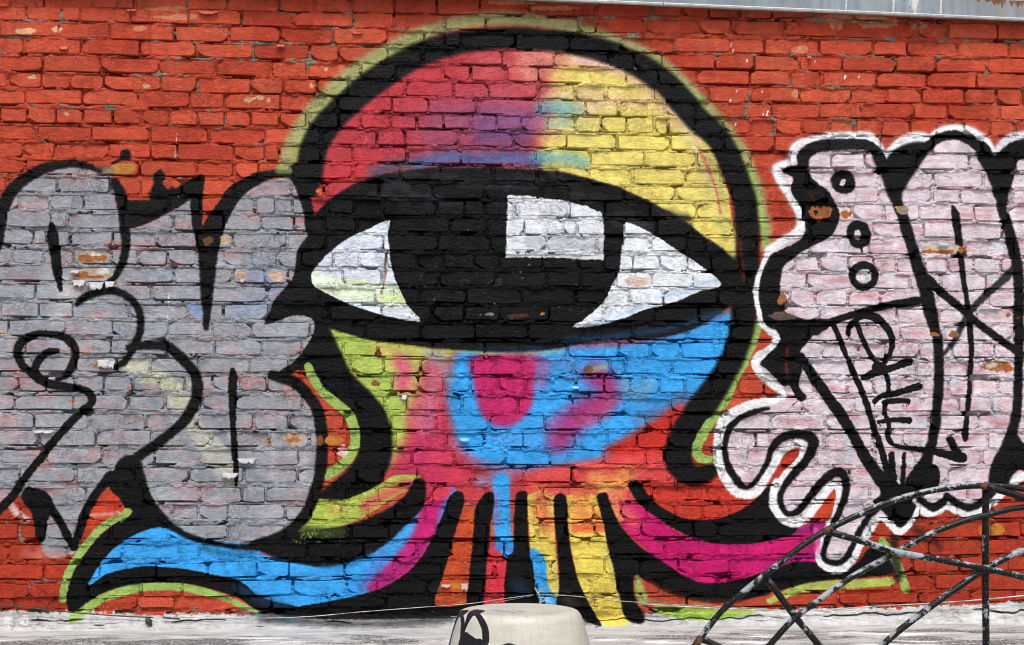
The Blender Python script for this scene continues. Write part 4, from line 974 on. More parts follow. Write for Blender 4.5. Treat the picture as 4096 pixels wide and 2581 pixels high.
rv = random.Random(99)
VAR = {}
for cls, Lc in (('long', .205), ('mid', .15), ('short', .098)):
    VAR[cls] = []
    for k in range(14):
        V, Fc = brick_shape(Lc, .054, rv)
        me = bpy.data.meshes.new('brick')
        me.from_pydata(V, [], Fc); me.update(); me.materials.append(MAT_BRICK)
        bm = bmesh.new(); bm.from_mesh(me); bmesh.ops.recalc_face_normals(bm, faces=bm.faces)
        # open at the back, so make sure the face looks at the viewer
        if sum((f.normal.y * f.calc_area()) for f in bm.faces) > 0:
            bmesh.ops.reverse_faces(bm, faces=bm.faces)
        bm.to_mesh(me); bm.free()
        VAR[cls].append((me, Lc))

joinV, joinF = [], []
rb = random.Random(4)
for i, (b, y, tx, tz) in enumerate(POSES):
    x, z, Lb, Hb, rot = b[:5]
    cls = 'long' if Lb > .178 else ('mid' if Lb > .122 else 'short')
    me, Lc = VAR[cls][rb.randrange(14)]
    M = Matrix.Translation((x, y, z)) @ Matrix.Rotation(rot, 4, 'Y') @ Matrix.Rotation(tx, 4, 'X') @ Matrix.Rotation(tz, 4, 'Z') @ Matrix.Diagonal((Lb / Lc, 1, Hb / .054, 1))
    if i in top300:
        o = bpy.data.objects.new('brick', me); COL.objects.link(o)
        o.parent = wall; o.matrix_world = M
    else:
        base = len(joinV)
        joinV += [tuple(M @ v.co) for v in me.vertices]
        joinF += [tuple(base + k for k in p.vertices) for p in me.polygons]
bw = link_mesh('smaller_bricks', joinV, joinF, MAT_BRICK, wall)
bw['kind'] = 'stuff'

# mortar: one rough bed, struck back from the faces in places and smeared over the edges in others
DX, DZ = 0.0065, 0.0034
gx = np.arange(XMIN - .02, XMAX + .02, DX); gz = np.arange(-0.01, PZ1, DZ)
nc, nr = len(gx), len(gz)
n_low = vnoise(nr, nc, .22 / DX, .10 / DZ, 3, 31)
n_mid = vnoise(nr, nc, .045 / DX, .022 / DZ, 4, 32, .6)
n_hi = vnoise(nr, nc, 2.4, 2.4, 3, 33, .7)
n_gap = vnoise(nr, nc, .10 / DX, .05 / DZ, 3, 34)
hi_z = np.clip((gz - 2.25) / .2, 0, 1)[:, None]
# where coat upon coat of graffiti was sprayed the joints are filled nearly flush
mi = np.clip(((gx - PX0) / RES).astype(int), 0, PW - 1); mj = np.clip(((PZ1 - gz) / RES).astype(int), 0, PH - 1)
coat = cv.m[mj][:, mi]
hgt = 0.0058 + coat * .0026 + n_low * .012 + n_mid * .019 + n_hi * .0095 + hi_z * .002
dist = np.full((nr, nc), -1.0, np.float32)       # how far inside a brick
below = np.zeros((nr, nc), bool)
for (b, y, tx, tz) in POSES:
    x, z, Lb, Hb, rot = b[:5]
    i0 = max(0, int((x - Lb / 2 - .012 - gx[0]) / DX)); i1 = min(nc, int((x + Lb / 2 + .012 - gx[0]) / DX) + 2)
    j0 = max(0, int((z - Hb / 2 - .016 - gz[0]) / DZ)); j1 = min(nr, int((z + Hb / 2 + .012 - gz[0]) / DZ) + 2)
    if i1 <= i0 or j1 <= j0: continue
    X = gx[i0:i1][None] - x; Z = gz[j0:j1][:, None] - z
    Zr = Z + X * math.sin(rot)
    dd = np.minimum(Lb / 2 - np.abs(X), Hb / 2 - np.abs(Zr))
    v = dist[j0:j1, i0:i1]; np.maximum(v, dd, out=v)
    bl = (Zr < -Hb / 2 + .003) & (Zr > -Hb / 2 - .0052) & (np.abs(X) < Lb / 2 - .002)
    below[j0:j1, i0:i1] |= bl
near = (dist > -.0036) & (dist < .0015)
crev = np.clip((n_gap - .05 + .05 * (1 - coat)) * 9, 0, 1)
hgt = np.where(near, hgt - .013 * crev, hgt)
hgt = np.where(below, hgt - .018 * np.clip((n_low * .6 + n_gap - .06 + .05 * (1 - coat)) * 7, 0, 1), hgt)
hole = (n_mid + n_gap * .8 > .255) & (dist < .003)
hgt = np.where(hole, -.030, hgt)
smear = np.clip((n_low + n_mid * .6 - .10 + hi_z * .08) * 8, 0, 1)
lim = np.where(dist > .002, -.006 + smear * .017 * np.clip(1 - (dist - .002) / .012, 0, 1), 1.0)
hgt = np.minimum(hgt, lim)
GX, GZ = np.meshgrid(gx + 0.0, gz + 0.0)
jit = np.random.RandomState(8)
GZ = np.minimum(GZ, z_bot(GX) + .03)
V = np.stack([GX + jit.uniform(-.0016, .0016, GX.shape), -hgt, GZ + jit.uniform(-.0008, .0008, GX.shape)], -1)
mort = grid_mesh('mortar', V, MAT_MORTAR, wall)

# solid core of the wall behind the face, so that it has its thickness
def box(name, lo, hi, mat, parent=None):
    x0, y0, z0 = lo; x1, y1, z1 = hi
    V = [(x0, y0, z0), (x1, y0, z0), (x1, y1, z0), (x0, y1, z0), (x0, y0, z1), (x1, y0, z1), (x1, y1, z1), (x0, y1, z1)]
    return link_mesh(name, V, [(0, 3, 2, 1), (4, 5, 6, 7), (0, 1, 5, 4), (1, 2, 6, 5), (2, 3, 7, 6), (3, 0, 4, 7)], mat, parent)

def simple_mat(name, c1, c2, scale=20.0, rough=.8, bump=.004, stretch=(1, 1, 1), metal=0.0):
    m, nt, bs = new_mat(name); g = N(nt)
    P = g.scale(g.pos(), stretch)
    n = g.noise(P, scale, 8.0, .65)
    g.link(g.mix(g.range(n, .3, .7), c1, c2), bs.inputs['Base Color'])
    bs.inputs['Roughness'].default_value = rough; bs.inputs['Metallic'].default_value = metal
    if bump: g.link(g.bump(g.noise(P, scale * 3, 8.0, .65), bump), bs.inputs['Normal'])
    return m
MAT_CORE = simple_mat('rough_mortar', (.2, .18, .14), (.36, .32, .26))
link_mesh('wall_core', [(XMIN, .036, -.9), (XMAX, .036, -.9), (XMAX, .30, -.9), (XMIN, .30, -.9), (XMIN, .036, z_bot(XMIN) + .004), (XMAX, .036, z_bot(XMAX) + .004), (XMAX, .30, z_bot(XMAX) + .004), (XMIN, .30, z_bot(XMIN) + .004)],
          [(0, 3, 2, 1), (4, 5, 6, 7), (0, 1, 5, 4), (1, 2, 6, 5), (2, 3, 7, 6), (3, 0, 4, 7)], MAT_CORE, wall)

# ------------------------------------------------------------------ ground: white-washed ledge along the wall, pavement below it
def ledge_material(strip):
    m, nt, bs = new_mat('whitewash_on_mortar' if strip else 'whitewashed_concrete'); g = N(nt)
    P = g.pos()
    n1 = g.noise(g.scale(P, (1.4, 4.0, 4.0)), 3.0, 7.0, .66)
    base = g.mix(g.range(n1, .36, .64), (.33, .33, .33), (.53, .53, .535))
    st = g.noise(g.scale(P, (1.0, 2.6, 2.6)), 2.4, 8.0, .74, .4)
    grain = g.noise(g.scale(P, (1, .22, 1)), 150.0, 3.0, .75)
    sc = g.math('MULTIPLY', g.range(st, .46, .56), g.range(grain, .38, .52))
    sepv = g.node('ShaderNodeSeparateXYZ'); g.link(P, sepv.inputs[0])
    fore = g.range(sepv.outputs[1], -.14, -.26, .04, 1.0)            # scuffed where people walk along the ledge, not by the wall
    col = g.mix(g.math('MULTIPLY', g.math('MULTIPLY', sc, fore), .93), base, (.045, .043, .042))
    wp = g.noise(g.scale(P, (1.0, 4.0, 4.0)), 2.6, 6.0, .66)
    col = g.mix(g.math('MULTIPLY', g.range(wp, .53, .60), g.range(sepv.outputs[1], -.22, -.36, .1, .85)), col, (.82, .82, .83))
    sp = g.noise(P, 260.0, 2.0, .5)
    col = g.mix(g.range(sp, .70, .76, 0, .6), col, (.10, .10, .10))
    g.link(col, bs.inputs['Base Color'])
    bs.inputs['Roughness'].default_value = .7
    h = g.math('ADD', g.noise(P, 60.0, 9.0, .66), g.math('MULTIPLY', g.noise(g.scale(P, (1, 4, 4)), 9.0, 6.0, .6), 1.5))
    g.link(g.bump(h, .005), bs.inputs['Normal'])
    return m
MAT_LEDGE = ledge_material(False)
MAT_STRIP = paint_material('whitewashed_fillet', False)

# ledge top as a gently uneven slab with a rounded front edge
xs = np.linspace(-9, 9, 361); prof = [(.05, -.02), (-.02, 0), (-.06, 0), (-.12, 0), (-.2, 0), (-.3, 0), (-.4, 0), (-.5, 0), (-.6, 0), (-.68, 0), (-.70, -.006), (-.706, -.02), (-.708, -.2), (-.708, -.5), (-.708, -.92)]
nz = vnoise(len(prof), 361, 9, 3, 3, 51)
V = np.array([[(x, y + (0 if k < 10 else nz[k, i] * .006), z + (nz[k, i] * .006 if 1 < k < 10 else 0)) for i, x in enumerate(xs)] for k, (y, z) in enumerate(prof)])
led = grid_mesh('ledge', V, MAT_LEDGE)
tag(led, 'white-washed concrete ledge with dark scuffs along the foot of the wall', kind='structure')

# pavement reaching the horizon
MAT_PAVE = simple_mat('pavement_concrete', (.26, .25, .24), (.38, .37, .35), 6.0, .85, .004)
pv = link_mesh('pavement', [(-300, -300, -.9), (300, -300, -.9), (300, 300, -.9), (-300, 300, -.9)], [(0, 1, 2, 3)], MAT_PAVE)
tag(pv, 'grey concrete pavement below the ledge', kind='structure')

# mortar fillet, white-washed, between wall and ledge: lumps, ragged upper edge, long cracks
fx = np.arange(XMIN, XMAX, .006)
def strip_top(x):
    uu = np.array([-400, 0, 180, 420, 600, 1060, 1260, 1400, 1480, 1700, 1930, 2200, 2410, 2800]) * S
    vv = np.array([1437, 1436, 1438, 1442, 1446, 1449, 1452, 1457, 1447, 1438, 1431, 1423, 1414, 1408]) * S
    pw = on_plane(uu, vv, -.012)
    return np.interp(x, pw[:, 0], pw[:, 2])
top = strip_top(fx)
NF = 52; tt = np.linspace(0, 1, NF)
rag = vnoise(52, len(fx), 6, 4, 4, 61, .7); lump = vnoise(52, len(fx), 26, 13, 5, 62, .62); crk = vnoise(52, len(fx), 26, 18, 4, 63, .6); cw = vnoise(1, len(fx), 38, 2, 3, 64)[0]
V = np.zeros((NF, len(fx), 3))
for k, t in enumerate(tt):
    zz = (top + .004 + rag[NF - 1] * .016) * t - .006 * (1 - t)
    yy = -.062 * (1 - t) ** 1.3 - .014 - lump[k] * .026 * (1 - abs(2 * t - 1) ** 3) - rag[k] * .006
    if k == NF - 1: yy = np.full_like(yy, -.004)
    for c0, amp in ((.24, 1.0), (.52, .9)):               # cracks wander along the strip
        centre = c0 + crk[int(c0 * 51)] * .65
        open_ = np.clip((cw * (1 if c0 < .5 else -1) - .06) * 9, 0, 1)
        yy = yy + .060 * open_ * np.clip(1.6 - np.abs(t - centre) / .034, 0, 1) * amp
    V[k, :, 0] = fx; V[k, :, 1] = yy; V[k, :, 2] = zz
fil = grid_mesh('mortar_fillet', V, MAT_STRIP, None, smooth=False)
tag(fil, 'cracked white-washed mortar fillet where wall meets ledge', kind='structure')

# ------------------------------------------------------------------ metal coping over the top of the wall, right
def metal_material():
    m, nt, bs = new_mat('weathered_galvanised_sheet'); g = N(nt)
    P = g.pos()
    n = g.noise(g.scale(P, (7.0, 1, .7)), 4.0, 8.0, .6)
    big = g.noise(P, 2.2, 4.0, .55)
    col = g.mix(g.range(n, .32, .68), (.17, .215, .26), (.29, .34, .385))
    col = g.mix(g.range(big, .40, .62, 0, .7), col, (.15, .17, .19))
    sp = g.noise(P, 170.0, 4.0, .7)
    col = g.mix(g.range(sp, .55, .75, 0, .35), col, (.16, .18, .20))
    # rust eating down from the top edge near the right end
    sep = g.node('ShaderNodeSeparateXYZ'); g.link(P, sep.inputs[0])
    top_z = g.math('ADD', g.math('MULTIPLY', sep.outputs[0], COP_A), COP_B)
    down = g.math('SUBTRACT', top_z, sep.outputs[2])
    drip = g.noise(g.scale(P, (14.0, 1, 2.0)), 3.0, 7.0, .66)
    reach = g.math('MULTIPLY', g.range(sep.outputs[0], 1.78, 2.02), g.range(drip, .34, .66, -.006, .038))
    rust = g.range(g.math('SUBTRACT', reach, down), -.004, .003)
    stain = g.math('MULTIPLY', g.range(g.math('SUBTRACT', g.math('MULTIPLY', reach, 2.3), down), -.03, .02), .35)
    col = g.mix(stain, col, (.30, .24, .15))
    col = g.mix(rust, col, g.mix(g.noise(P, 60.0, 5.0), (.035, .012, .006), (.22, .07, .018)))
    g.link(col, bs.inputs['Base Color'])
    bs.inputs['Roughness'].default_value = .55; bs.inputs['Metallic'].default_value = .0
    bs.inputs['Specular IOR Level'].default_value = .5
    g.link(g.bump(g.noise(P, 40.0, 6.0, .6), .0015), bs.inputs['Normal'])
    return m
q_a = cop_pt((7224 + 1880) * T2S, 0.0); q_b = cop_pt(9632 * T2S, 11 * T2S)
COP_H = q_b[2] - z_bot(q_b[0])
COP_A, COP_B = slope_b, p_a[2] - p_a[0] * slope_b + COP_H
MAT_METAL = metal_material()
MAT_LIP = simple_mat('bare_zinc_edge', (.40, .42, .43), (.62, .63, .63), 30, .4, .001)
MAT_DRIP = simple_mat('pale_sealant', (.50, .50, .48), (.62, .62, .60), 40, .5, .001)
coping = empty('metal_coping', (0, 0, 0), 'grey galvanised sheet-metal coping with rust and pale drips above the bricks', 'roof coping')

def prism(name, prof, xa, xb, mat, parent, zoff=z_bot, seg=8):
    """section prof [(y, dz)] swept along the sloping coping line"""
    V, Fc = [], []
    n = len(prof)
    for k in range(seg + 1):
        x = xa + (xb - xa) * k / seg
        for y, dz in prof: V.append((x, y, zoff(x) + dz))
    for k in range(seg):
        for i in range(n):
            j = (i + 1) % n
            Fc.append((k * n + i, k * n + j, (k + 1) * n + j, (k + 1) * n + i))
    Fc.append(tuple(range(n))); Fc.append(tuple(reversed([seg * n + i for i in range(n)])))
    o = link_mesh(name, V, Fc, mat, parent)
    bm = bmesh.new(); bm.from_mesh(o.data); bmesh.ops.recalc_face_normals(bm, faces=bm.faces); bm.to_mesh(o.data); bm.free()
    return o
seams = [XMIN, cop_pt((4816 + 1425) * T2S, 40 * T2S)[0], cop_pt((7224 + 1530) * T2S, 100 * T2S)[0], XMAX]
for k in range(3):
    d = .0012 * (k % 2)
    prism('fascia_sheet', [(CY0 - d, .006), (CY0 - d, COP_H), (.10, COP_H + .012), (.10, COP_H + .008), (CY0 + .003 - d, COP_H - .004), (CY0 + .003 - d, .006)],
          seams[k] + (.0 if k == 0 else -.004), seams[k + 1], MAT_METAL, coping)
    prism('drip_edge', [(CY0 - .004 - d, -.002), (CY0 - .006 - d, .004), (CY0 - .001 - d, .009), (CY0 + .004 - d, .009), (CY0 + .006, -.002)],
          seams[k] + (.0 if k == 0 else .0015), seams[k + 1] - .0015, MAT_LIP, coping)
prism('roof_board', [(CY0 + .008, .012), (CY0 + .008, COP_H - .006), (.30, COP_H - .002), (.30, .03), (.03, .012)], XMIN, XMAX, MAT_CORE, coping)

def drip(u, v0, v1, w0, w1):
    a = cop_pt(u, v0); b = cop_pt(u - 3, v1)
    n = 9; V = []; Fc = []
    for k in range(n):
        t = k / (n - 1)
        w = (w0 * (1 - t) + w1 * t) * S * .0005 * (1 + .25 * math.sin(k * 2.1 + u))
        if k == n - 1: w *= .6
        x = a[0] * (1 - t) + b[0] * t; z = a[2] * (1 - t) + b[2] * t
        V += [(x - w, CY0 - .0014, z), (x - w * .5, CY0 - .004, z), (x + w * .5, CY0 - .004, z), (x + w, CY0 - .0014, z)]
    for k in range(n - 1):
        for i in range(3): Fc.append((4 * k + i, 4 * k + 4 + i, 4 * k + 5 + i, 4 * k + 1 + i))
    return link_mesh('paint_drip', V, Fc, MAT_DRIP, coping, True)
for x, y0, y1, w0, w1 in [(738, -8, 100, 5, 4), (1182, -8, 140, 6, 4), (1340, 5, 62, 5, 3), (1358, 5, 108, 3, 3), (1385, 0, 148, 16, 5), (1410, 0, 60, 5, 3), (1628, -8, 150, 6, 5), (1284, -8, 6, 3, 2)]:
    drip((7224 + x) * T2S, y0 * T2S, y1 * T2S, w0, w1)

# ------------------------------------------------------------------ cords along the foot of the wall
def tube(name, pts, rad, mat, parent=None, n=8, closed_caps=True):
    P = [Vector(p) for p in pts]
    R = rad if isinstance(rad, (list, tuple)) else [rad] * len(P)
    V, Fc = [], []
    t0 = (P[1] - P[0]).normalized()
    nrm = t0.orthogonal().normalized()
    for i, p in enumerate(P):
        t = (P[min(i + 1, len(P) - 1)] - P[max(i - 1, 0)]).normalized()
        nrm = (nrm - t * nrm.dot(t)).normalized()
        bi = t.cross(nrm)
        for k in range(n):
            a = 2 * math.pi * k / n
            V.append(p + (nrm * math.cos(a) + bi * math.sin(a)) * R[i])
    for i in range(len(P) - 1):
        for k in range(n):
            j = (k + 1) % n
            Fc.append((i * n + k, i * n + j, (i + 1) * n + j, (i + 1) * n + k))
    Fc.append(tuple(reversed(range(n)))); Fc.append(tuple((len(P) - 1) * n + k for k in range(n)))
    return link_mesh(name, V, Fc, mat, parent, True)

def dense(pts, step):
    """smooth a coarse list of 3-D points"""
    P = np.array(pts, float); out = []
    for i in range(len(P) - 1):
        p1, p2 = P[i], P[i + 1]
        p0 = P[i - 1] if i else 2 * p1 - p2
        p3 = P[i + 2] if i + 2 < len(P) else 2 * p2 - p1
        k = max(2, int(np.linalg.norm(p2 - p1) / step))
        for t in np.arange(k) / k:
            out.append(.5 * ((2 * p1) + (-p0 + p2) * t + (2 * p0 - 5 * p1 + 4 * p2 - p3) * t * t + (-p0 + 3 * p1 - 3 * p2 + p3) * t ** 3))
    out.append(P[-1])
    return out

def g2w(pts, y):
    """global tile points -> 3-D at depth y"""
    return [tuple(on_plane(float(a) * T2S, float(b) * T2S, y if not hasattr(y, '__len__') else y[i])) for i, (a, b) in enumerate(pts)]
MAT_WCORD = simple_mat('dirty_white_plastic', (.12, .12, .12), (.60, .60, .60), 14, .5, .001)
MAT_BCORD = simple_mat('black_rubber', (.012, .012, .013), (.05, .04, .04), 60, .55, .001)
MAT_YCORD = simple_mat('paint_spattered_cord', (.04, .04, .04), (.50, .48, .36), 16, .6, .001, (1.5, 1, 1))
B3 = 4551; CG = 'cords strung along the foot of the wall'
c = tube('cord', dense(g2w([(-600, B3 + 1090), (0, B3 + 1140), (300, B3 + 1170), (650, B3 + 1208), (950, B3 + 1232), (1200, B3 + 1248), (1440, B3 + 1258)], -.045), .02), [.003] * 0 or .0026, MAT_BCORD)
tag(c, 'thin black cord hanging slack along the wall foot at the far left', 'cord', CG)
c = tube('cord', dense(g2w([(1535, B3 + 1258), (1600, B3 + 1266), (1690, B3 + 1272), (2000, B3 + 1271), (2405, B3 + 1266), (2900, B3 + 1250), (3408, B3 + 1205), (4000, B3 + 1160), (4400, B3 + 1130), (4700, B3 + 1088), (5020, B3 + 1044)], -.05), .02), .0015, MAT_WCORD)
tag(c, 'white cord with a taped black end running up towards a nail behind the cream tub', 'cord', CG)
tube('tape_wrap', dense(g2w([(1530, B3 + 1256), (1600, B3 + 1266), (1690, B3 + 1272)], -.05), .01), .0036, MAT_BCORD, c)
c = tube('cord', dense(g2w([(4240, B3 + 1252), (4350, B3 + 1235), (4550, B3 + 1150), (4800, B3 + 1092), (5015, B3 + 1050)], -.047), .02), .0012, MAT_YCORD)
tag(c, 'thin dark second cord rising behind the cream tub to the same nail', 'cord', CG)
c = tube('cord', dense(g2w([(5040, B3 + 1044), (5200, B3 + 1046), (5450, B3 + 1062), (5700, B3 + 1094), (5950, B3 + 1112), (6150, B3 + 1128), (6500, B3 + 1146), (6900, B3 + 1164), (7221, B3 + 1176)], -.045), .02), .0020, MAT_YCORD)
tag(c, 'paint-spattered cord crossing the yellow tentacle and the lime stripe', 'cord', CG)
c = tube('cord', dense(g2w([(6050, B3 + 1132), (6500, B3 + 1160), (6900, B3 + 1178), (7221, B3 + 1190), (7600, B3 + 1192), (8000, B3 + 1170), (8350, B3 + 1146), (8900, B3 + 1116), (9280, B3 + 1086), (9632, B3 + 1052), (10300, B3 + 980)], -.05), .02), .0026, MAT_WCORD)
tag(c, 'clean white cord along the wall foot behind the black railing', 'cord', CG)
a0 = np.array(on_plane((4816 + 215) * T2S, (B3 + 990) * T2S, -.02)); 
nl = tube('cord_nail', [a0 + np.array([0, .03, .006]), a0 + np.array([.004, -.03, -.004]), a0 + np.array([.016, -.052, -.022])], [.0035, .0035, .003], MAT_WCORD)
tag(nl, 'bent pale nail holding the cords above the cream tub', 'nail')
# a frayed lump of old tape beside the black cord
fr = g2w([(1380, B3 + 1262), (1400, B3 + 1300), (1424, B3 + 1338)], -.062)
t_ = tube('tape_scrap', dense(fr, .006), [.006, .012, .014, .010, .006, .003][:len(dense(fr, .006))] if len(dense(fr, .006)) <= 6 else [.012 * math.sin(math.pi * (k + .6) / (len(dense(fr, .006)) + .4)) + .002 for k in range(len(dense(fr, .006)))], MAT_BCORD)
tag(t_, 'torn black scrap of tape hanging from the end of the black cord', 'tape')
MAT_STONE = simple_mat('grey_stone', (.2, .19, .18), (.4, .39, .37), 60, .9, .003)
for (gx_, gy_, s_, lb) in [(1085, B3 + 1362, .011, 'small grey pebble on the ledge below the lime-edged tentacle tip'), (4816 + 795, B3 + 1352, .006, 'tiny dark pebble on the ledge right of the cream tub')]:
    dpt = .60 / ((gy_ * T2S - HOR) / FPX)
    u_ = gx_ * T2S
    c3 = CAM + ray(u_, gy_ * T2S) * (dpt / FPX)
    bm = bmesh.new(); bmesh.ops.create_icosphere(bm, subdivisions=2, radius=s_)
    for v in bm.verts: v.co = Vector((v.co.x * 1.4, v.co.y, v.co.z * .7)) * (1 + .25 * (rr.random() - .5))
    me = bpy.data.meshes.new('pebble'); bm.to_mesh(me); bm.free(); me.materials.append(MAT_STONE)
    o = bpy.data.objects.new('pebble', me); COL.objects.link(o); o.location = (c3[0], c3[1], s_ * .5 + .002)
    tag(o, lb, 'pebble', 'pebbles on the ledge')

# ------------------------------------------------------------------ peeling paint
MAT_FLAKE = simple_mat('curled_paint', (.33, .33, .35), (.46, .46, .48), 50, .6, .001)
MAT_FLAKE_R = simple_mat('curled_red_paint', (.42, .07, .035), (.52, .10, .05), 50, .7, .001)
MAT_FLAKE_B = simple_mat('curled_blue_paint', (.10, .36, .66), (.16, .46, .76), 50, .6, .001)
MAT_FLAKE_P = simple_mat('curled_mauve_paint', (.34, .20, .20), (.46, .32, .32), 50, .6, .001)
def flake(x, y, w, h, mat, lift=.011, seed=0):
    """a torn tongue of paint still hanging on by its top edge; x, y in F units"""
    r = random.Random(seed); c_ = on_plane(x * S, y * S, -.012); k_ = S * .001
    V, Fc = [], []; n = 7; mrows = 4
    for j in range(mrows):
        t = j / (mrows - 1)
        for i in range(n):
            s_ = i / (n - 1) - .5
            tear = (r.uniform(-.35, .25) * h * t)
            V.append((c_[0] + s_ * w * k_ * (1 - .25 * t), c_[1] - lift * t * t - .002 * r.random(), c_[2] - (h * t + tear) * k_))
    for j in range(mrows - 1):
        for i in range(n - 1):
            a = j * n + i; Fc.append((a, a + n, a + n + 1, a + 1))
    o = link_mesh('paint_flake', V, Fc, mat, wall, True)
    sm = o.modifiers.new('thickness', 'SOLIDIFY'); sm.thickness = .0012
    return o
for k, a in enumerate([(186, 659, 30, 16, MAT_FLAKE), (226, 664, 34, 16, MAT_FLAKE), (258, 662, 22, 14, MAT_FLAKE), (243, 846, 30, 18, MAT_FLAKE), (262, 850, 14, 16, MAT_FLAKE), (176, 636, 20, 8, MAT_FLAKE),
                       (1092, 1030, 24, 8, MAT_FLAKE_B), (1048, 1374, 24, 6, MAT_FLAKE_P), (1092, 1372, 18, 16, MAT_FLAKE_P), (1336, 484, 7, 26, MAT_FLAKE), (1352, 908, 20, 6, MAT_FLAKE_B),
                       (580, 1078, 44, 10, MAT_FLAKE), (540, 1112, 40, 12, MAT_FLAKE), (950, 928, 12, 14, MAT_FLAKE), (150, 110, 22, 8, MAT_FLAKE_R), (310, 22, 24, 6, MAT_FLAKE_R), (490, 26, 50, 8, MAT_FLAKE_R),
                       (840, 76, 30, 6, MAT_FLAKE_R), (660, 105, 20, 8, MAT_FLAKE_R), (1902, 132, 10, 8, MAT_FLAKE_R), (2218, 572, 30, 6, MAT_FLAKE), (102, 1012, 50, 6, MAT_FLAKE), (570, 655, 12, 10, MAT_FLAKE_P)]):
    flake(*a, seed=k)

# ------------------------------------------------------------------ cream plastic tub, upside down, tagged in black
TD = 3.3                                                  # distance along the view axis
def at_depth(u, v, d): return CAM + ray(float(u), float(v)) * (d / FPX)
tc = at_depth(2077, 2442, TD)
R0 = 249.5 / FPX * TD
ZT = CAM[2] - (2442 - HOR) / FPX * TD
# profile from the middle of the top down the side (radius, height below the top)
PRO = [(0, 0.004), (R0 * .45, 0.003), (R0 * .78, 0.0), (R0 * .88, 0.001), (R0 * .94, .005), (R0 * .975, .012), (R0 * 1.005, .022), (R0 * 1.045, .046), (R0 * 1.095, .078), (R0 * 1.15, .115), (R0 * 1.20, .17), (R0 * 1.24, .26), (R0 * 1.28, .40), (R0 * 1.31, .60), (R0 * 1.34, .85), (R0 * 1.38, .96), (R0 * 1.41, .97), (R0 * 1.41, ZT + .9)]
# the tag is drawn on a small sheet of the near half of the tub: across = angle, down = along the profile
SL = [0.0]
for a, b in zip(PRO[:-1], PRO[1:]): SL.append(SL[-1] + math.hypot(b[0] - a[0], b[1] - a[1]))
TH, TW = 1024, 1024
def prof_at(s):
    s = np.asarray(s)
    return np.interp(s, SL, [p[0] for p in PRO]), np.interp(s, SL, [p[1] for p in PRO])
GU0, GV0, GSC = 1750.0, 2330.0, 700.0 / 2408.0            # the enlarged view the tag was traced in
class TagSheet(Canvas): pass
tw_, th_ = 900, 420
tsheet = TagSheet(tw_, th_, (184, 182, 172), lambda x, y: np.column_stack([np.asarray(x) * .35 + 20, np.asarray(y) * .35 + 20]), .35, 17)
def TS(pts, soft=6, op=1.0, col=(14, 14, 20)): tsheet.stroke(pts, col, soft=soft, op=op, ragged=.3)
TS([(150, 880, 30), (190, 700, 36), (225, 580, 40), (265, 470, 56), (310, 425, 76), (360, 410, 60), (420, 385, 14)], 8)
TS([(330, 440, 50), (345, 540, 50), (345, 640, 60), (345, 760, 70), (345, 900, 80)], 6)
TS([(370, 640, 30), (410, 530, 50), (455, 440, 76), (520, 410, 80), (580, 400, 50), (650, 390, 10)], 8)
TS([(540, 430, 70), (600, 520, 84), (645, 620, 92), (662, 720, 96), (655, 820, 96), (600, 880, 90), (500, 860, 140), (420, 800, 110), (380, 740, 60)], 6)
tsheet.fill([(345, 700), (420, 690), (520, 770), (600, 780), (640, 900), (310, 900), (310, 760)], (14, 14, 20), soft=5, ragged=.3)
tsheet.fill([(492, 478), (530, 540), (590, 630), (606, 700), (596, 760), (560, 774), (500, 752), (440, 715), (420, 690), (450, 600)], (182, 180, 170), soft=7, ragged=.3)
TS([(460, 350, 6), (560, 350, 10), (650, 345, 22), (720, 330, 34), (770, 340, 8)], 14, .85, (50, 50, 54))
TS([(700, 372, 10), (900, 372, 10), (1100, 366, 8), (1230, 355, 10), (1340, 350, 3)], 10, .85, (50, 50, 54))
TS([(740, 375, 12), (900, 395, 8), (1080, 418, 3)], 12, .7, (70, 70, 72))
TS([(1090, 403, 4), (1140, 400, 10), (1210, 404, 5)], 8, .6, (90, 84, 78))
TS([(1200, 474, 6), (1250, 471, 5)], 3, .8, (40, 36, 34))
TS([(880, 880, 40), (980, 858, 46), (1080, 880, 40)], 6)
fl = vnoise(th_, tw_, 60, 20, 4, 71); tsheet.c *= (1 + fl[..., None] * .09)
st_ = vnoise(th_, tw_, 9, 90, 4, 72); tsheet.c *= (1 + np.minimum(st_, 0)[..., None] * np.array([.12, .13, .17], np.float32))
for k in range(12):
    x_ = rr.uniform(300, 2100); y_ = rr.uniform(430, 880)
    tsheet.stroke([(x_, y_), (x_ + rr.uniform(-30, 30), y_ + rr.uniform(-4, 12))], (120, 116, 106), w=rr.uniform(2, 5), soft=4, op=.5)
for k in range(60):
    tsheet.stroke([(rr.uniform(600, 2000), rr.uniform(480, 880))], (236, 234, 226), w=rr.uniform(4, 9), soft=4, op=.5)
ang = (np.arange(TW) + .5) / TW * math.pi                 # 0..pi around the near side, left to right
sv = (np.arange(TH) + .5) / TH * SL[9]
rad_, dn_ = prof_at(sv)
A, Rr = np.meshgrid(ang, rad_); _, Dn = np.meshgrid(ang, dn_)
axr, axf = _r, _f
Xw = tc[0] - np.cos(A) * Rr * axr[0] - np.sin(A) * Rr * axf[0]
Yw = tc[1] - np.cos(A) * Rr * axr[1] - np.sin(A) * Rr * axf[1]
Zw = ZT + .004 - Dn
rel = np.stack([Xw, Yw, Zw], -1) - CAM
dep = rel @ _f
uu = 2048 + (rel @ _r) / dep * FPX; vv = HOR - rel[..., 2] / dep * FPX
tx = np.clip(((uu - GU0) / GSC) * .35 + 20, 0, tw_ - 1).astype(int); ty = np.clip(((vv - GV0) / GSC) * .35 + 20, 0, th_ - 1).astype(int)
sheet = np.ones((TH, TW, 4), np.float32); sheet[..., :3] = np.clip(tsheet.c[ty, tx], 0, 1)
